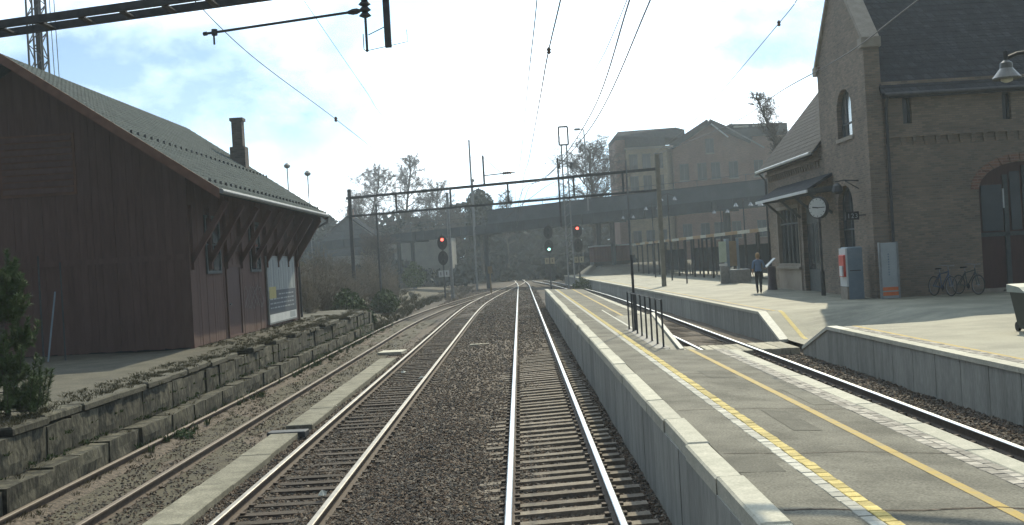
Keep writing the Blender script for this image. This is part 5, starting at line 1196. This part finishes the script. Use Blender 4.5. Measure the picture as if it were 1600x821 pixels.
bare_tree('bare birch left of the pair behind the far gantry', -25.0, 182, 2, 18.8, 7.8, 3, m_birch, 5, .2)
bare_tree('taller bare birch right of the pair behind the far gantry', -19.0, 184, 2, 21.4, 7.0, 8, m_birch, 5, .2)
bare_tree('wide bare tree left of the bridge parapet, lower than the birches', -14.2, 190, 2, 15.5, 7, 51, m_birch, 4)
bare_tree('bare tree rising behind the gantry mast at the left', -27.5, 188, 2, 14, 7, 57, m_birch, 4)
bare_tree('small bare tree between the tall birches and the dark conifer', -12.6, 186, 2, 14, 5.5, 12, m_twig, 4)
bare_tree('low bare tree beside the right birch behind the parapet end', -10.6, 182, 2, 10.5, 5.5, 41, m_twig, 4)
bare_tree('bare scraggly tree right of the dark conifer', -1.6, 176, 2, 12.6, 4.2, 14, m_twig, 4)
bare_tree('broad bare tree left of the yellow brick tower', 9.6, 142, .5, 17.0, 9.0, 21, m_twig, 5, .34, .45, .02)
bare_tree('thin leafless tree top above the low station roof', 23.5, 92, .9, 16.0, 2.8, 5, m_twig, 4, .62, 1.0, .010, .012)
bare_tree('bare tree in front of the pale warehouse under the bridge', -14.5, 120, 1.0, 5.2, 4.5, 33, m_twig, 4)
t = thing('conifer', 'dark rounded conifer behind the bridge', 'tree', (-4.8, 150, 1)); b = MB(); b.tube([(-5.2,165,1),(-5.2,165,11)], [.3,.08], 6); b.build('trunk', m_bark, t)
def conif():
    u = random.random(); a = random.uniform(0,6.28); r_ = (2.1*math.sqrt(max(.02,1-(1.9*u-.9)**2)))*random.random()**.35; return (-5.2+r_*math.cos(a)*(1.0+.25*math.sin(u*9)), 165+r_*math.sin(a), 6.5+u*6.6+.6*math.sin(a*3))
me = leaf_cloud('crown', 3400, conif, .28, m_needle_d); me.transform(Matrix.Translation((4.8,-150,-1))); o = bpy.data.objects.new('crown', me); COL.objects.link(o); o.parent = t
# thicket: individual shrubs built as stems and twigs, three forms shared
def shrub_parts(seed, H, W_, n):
    r_ = random.Random(seed); st = MB(); tw_ = MB()
    for k in range(n):
        a = r_.uniform(0,6.28); l_ = r_.uniform(.15,1)*W_; h = H*r_.uniform(.6,1.05)*(1-.35*l_/W_)
        p0 = Vector((.15*math.cos(a),.15*math.sin(a),0)); p1 = Vector((l_*.5*math.cos(a),l_*.5*math.sin(a),h*.6)); p2 = Vector((l_*math.cos(a),l_*math.sin(a),h))
        st.tube([p0,p1,p2], [.022,.016,.009], 3, False)
        for j in range(13):
            t_ = r_.uniform(.2,1); s = p0.lerp(p1, t_*2) if t_ < .5 else p1.lerp(p2, t_*2-1); d = Vector((r_.gauss(0,.7),r_.gauss(0,.7),r_.uniform(.1,1))).normalized()*r_.uniform(.2,.55)*H*.4
            tw_.tube([s, s+d*.5+Vector((0,0,.02)), s+d], [.011,.009,.006], 3, False)
    return mesh_of(st, 'stem', m_shrub), mesh_of(tw_, 'twigs', m_shrub)
forms = [shrub_parts(1, 2.3, 1.2, 34), shrub_parts(2, 1.7, 1.4, 32), shrub_parts(3, 3.1, 1.1, 34)]
rs_ = random.Random(77)
for i in range(120):
    y = rs_.uniform(56, 100); x = rs_.uniform(-9.2-(y-56)*.02, -9.0-7-(y-56)*.13); f_ = rs_.choice(forms); s = rs_.uniform(.75,1.3)
    if x > -10.6: s *= .7
    t = thing('shrub', 'bare grey-brown shrub in the thicket beyond the red shed', 'shrub', (x, y, -.1+min(1.3, max(0,(-8.8-x)*.35))), 'shrubs of the thicket beyond the shed')
    for me in f_: o = inst(me, me.name.split('.')[0], wloc(t), t); o['kind'] = 'stuff'
    t.rotation_euler.z = rs_.uniform(0,6.28); t.scale = (s, s, s)
def evergreen(label, x, y, z, W_, H, n):
    def fn(): a = random.uniform(0,6.28); u = random.random(); r_ = W_*math.sqrt(max(0.05, 1-(2*u-.9)**2))*random.random()**.4; return (r_*math.cos(a), r_*math.sin(a), u*H*(1+.2*math.sin(a*3)))
    t = thing('bush', label, 'bush', (x,y,z)); me = leaf_cloud('foliage', n, fn, .11, m_green); o = bpy.data.objects.new('foliage', me); COL.objects.link(o); o.parent = t
    b = MB()
    for k in range(6): a = k; b.tube([(x,y,z),(x+W_*.5*math.cos(a),y+W_*.5*math.sin(a),z+H*.8)], .02, 4)
    b.build('stem', m_bark, t)
evergreen('dark green bush under the bridge left of the gantry mast', -17.5, 92, .8, 1.6, 2.6, 1500)
evergreen('green bush in front of the bridge piers', -11.0, 118, .9, 1.4, 2.2, 1200)
evergreen('green weedy bush at the end of the stone wall', -8.3, 59, .0, .7, .9, 900)
evergreen('olive green bush on the bank between shed and siding, nearer the shed', -9.6, 62, .2, 1.1, 1.5, 1500)
evergreen('olive green bush on the bank left of the red signal', -8.9, 74, .1, 1.0, 1.3, 1300)
evergreen('tuft of green bush beyond the platform end', 5.5, 100, -.2, .9, 1.2, 700)
P_ = [(random.uniform(-15,-7.2), random.uniform(57,108), .0) for _ in range(900)]
P_ = [(x, y, -.12+min(1.3, max(0,(-8.8-x)*.35))*min(1,(y-57)/3)) for x, y, z in P_]
tufts('dry_grass', P_, .26, m_grass, 22, 1.0, .006)
P_ = [(random.uniform(-9,-5.5), random.uniform(96,150), -.2) for _ in range(200)]+[(random.uniform(3.4,6.5), random.uniform(86,130), -.2) for _ in range(160)]
tufts('dry_grass', P_, .25, m_shrub, 20, .9, .008)
# young pine beside the dock at the left edge
t = thing('pine_tree', 'young green pine growing on the dock at the left edge', 'tree', (-8.35, 18.3, .95)); rp_ = random.Random(4)
tr = MB(); tr.tube([(-8.42,18.3,.9),(-8.46,18.3,2.2),(-8.30,18.3,3.65)], [.05,.035,.008], 7); nd = []
shoots = [((-8.30,18.3,3.2),(-8.29,18.3,3.68))]
for k in range(70):
    z = rp_.uniform(1.0, 3.3); a = rp_.uniform(0,6.28); L_ = (3.75-z)*.19*rp_.uniform(.55,1.1)+.07; p0 = Vector((lerp(-8.43,-8.33,(z-1)/2.5),18.3,z)); p1 = p0+Vector((math.cos(a)*L_,math.sin(a)*L_,.02)); p2 = p1+Vector((math.cos(a)*L_*.22,math.sin(a)*L_*.22,L_*.75+.08))
    tr.tube([p0,p1,p2], [.012,.009,.005], 4); shoots += [(p0.lerp(p1,.35),p1),(p1,p2)]
    for j in range(3): q = p0.lerp(p1, rp_.uniform(.4,1)); shoots.append((q, q+Vector((rp_.gauss(0,.12),rp_.gauss(0,.12),rp_.uniform(.1,.25)))))
tr.build('trunk', m_bark, t)
V = []; F = []
for p, q in shoots:
    p = Vector(p); q = Vector(q); ax_ = (q-p).normalized(); n = int(60+420*(q-p).length)
    for k in range(n):
        c = p.lerp(q, rp_.random()); s = Vector((rp_.gauss(0,1),rp_.gauss(0,1),rp_.gauss(0,1))); s = (s-ax_*s.dot(ax_)).normalized(); d = (s+ax_*.75).normalized()*rp_.uniform(.06,.11); w = d.cross(Vector((rp_.gauss(0,1),rp_.gauss(0,1),rp_.gauss(0,1)))).normalized()*.0055
        o_ = len(V); V += [tuple(c-w),tuple(c+w),tuple(c+d)]; F.append((o_,o_+1,o_+2))
m_ = MB(); m_.v = V; m_.f = F; m_.mi = [0]*len(F); m_.build('crown', m_needle, t, recalc=False)

# ------------------------------------------------------------------ haze
hm = bpy.data.materials.new('haze'); hm.use_nodes = True; hn = hm.node_tree; hn.nodes.clear()
pv_ = hn.nodes.new('ShaderNodeVolumePrincipled'); pv_.inputs['Color'].default_value = (.76,.88,.97,1); pv_.inputs['Density'].default_value = HAZE; pv_.inputs['Anisotropy'].default_value = .45
oo = hn.nodes.new('ShaderNodeOutputMaterial'); hn.links.new(pv_.outputs[0], oo.inputs['Volume'])
b = MB(); b.box(-1260, 1260, -360, 1560, -1.5, 31); tag(b.build('haze', hm), kind='stuff')
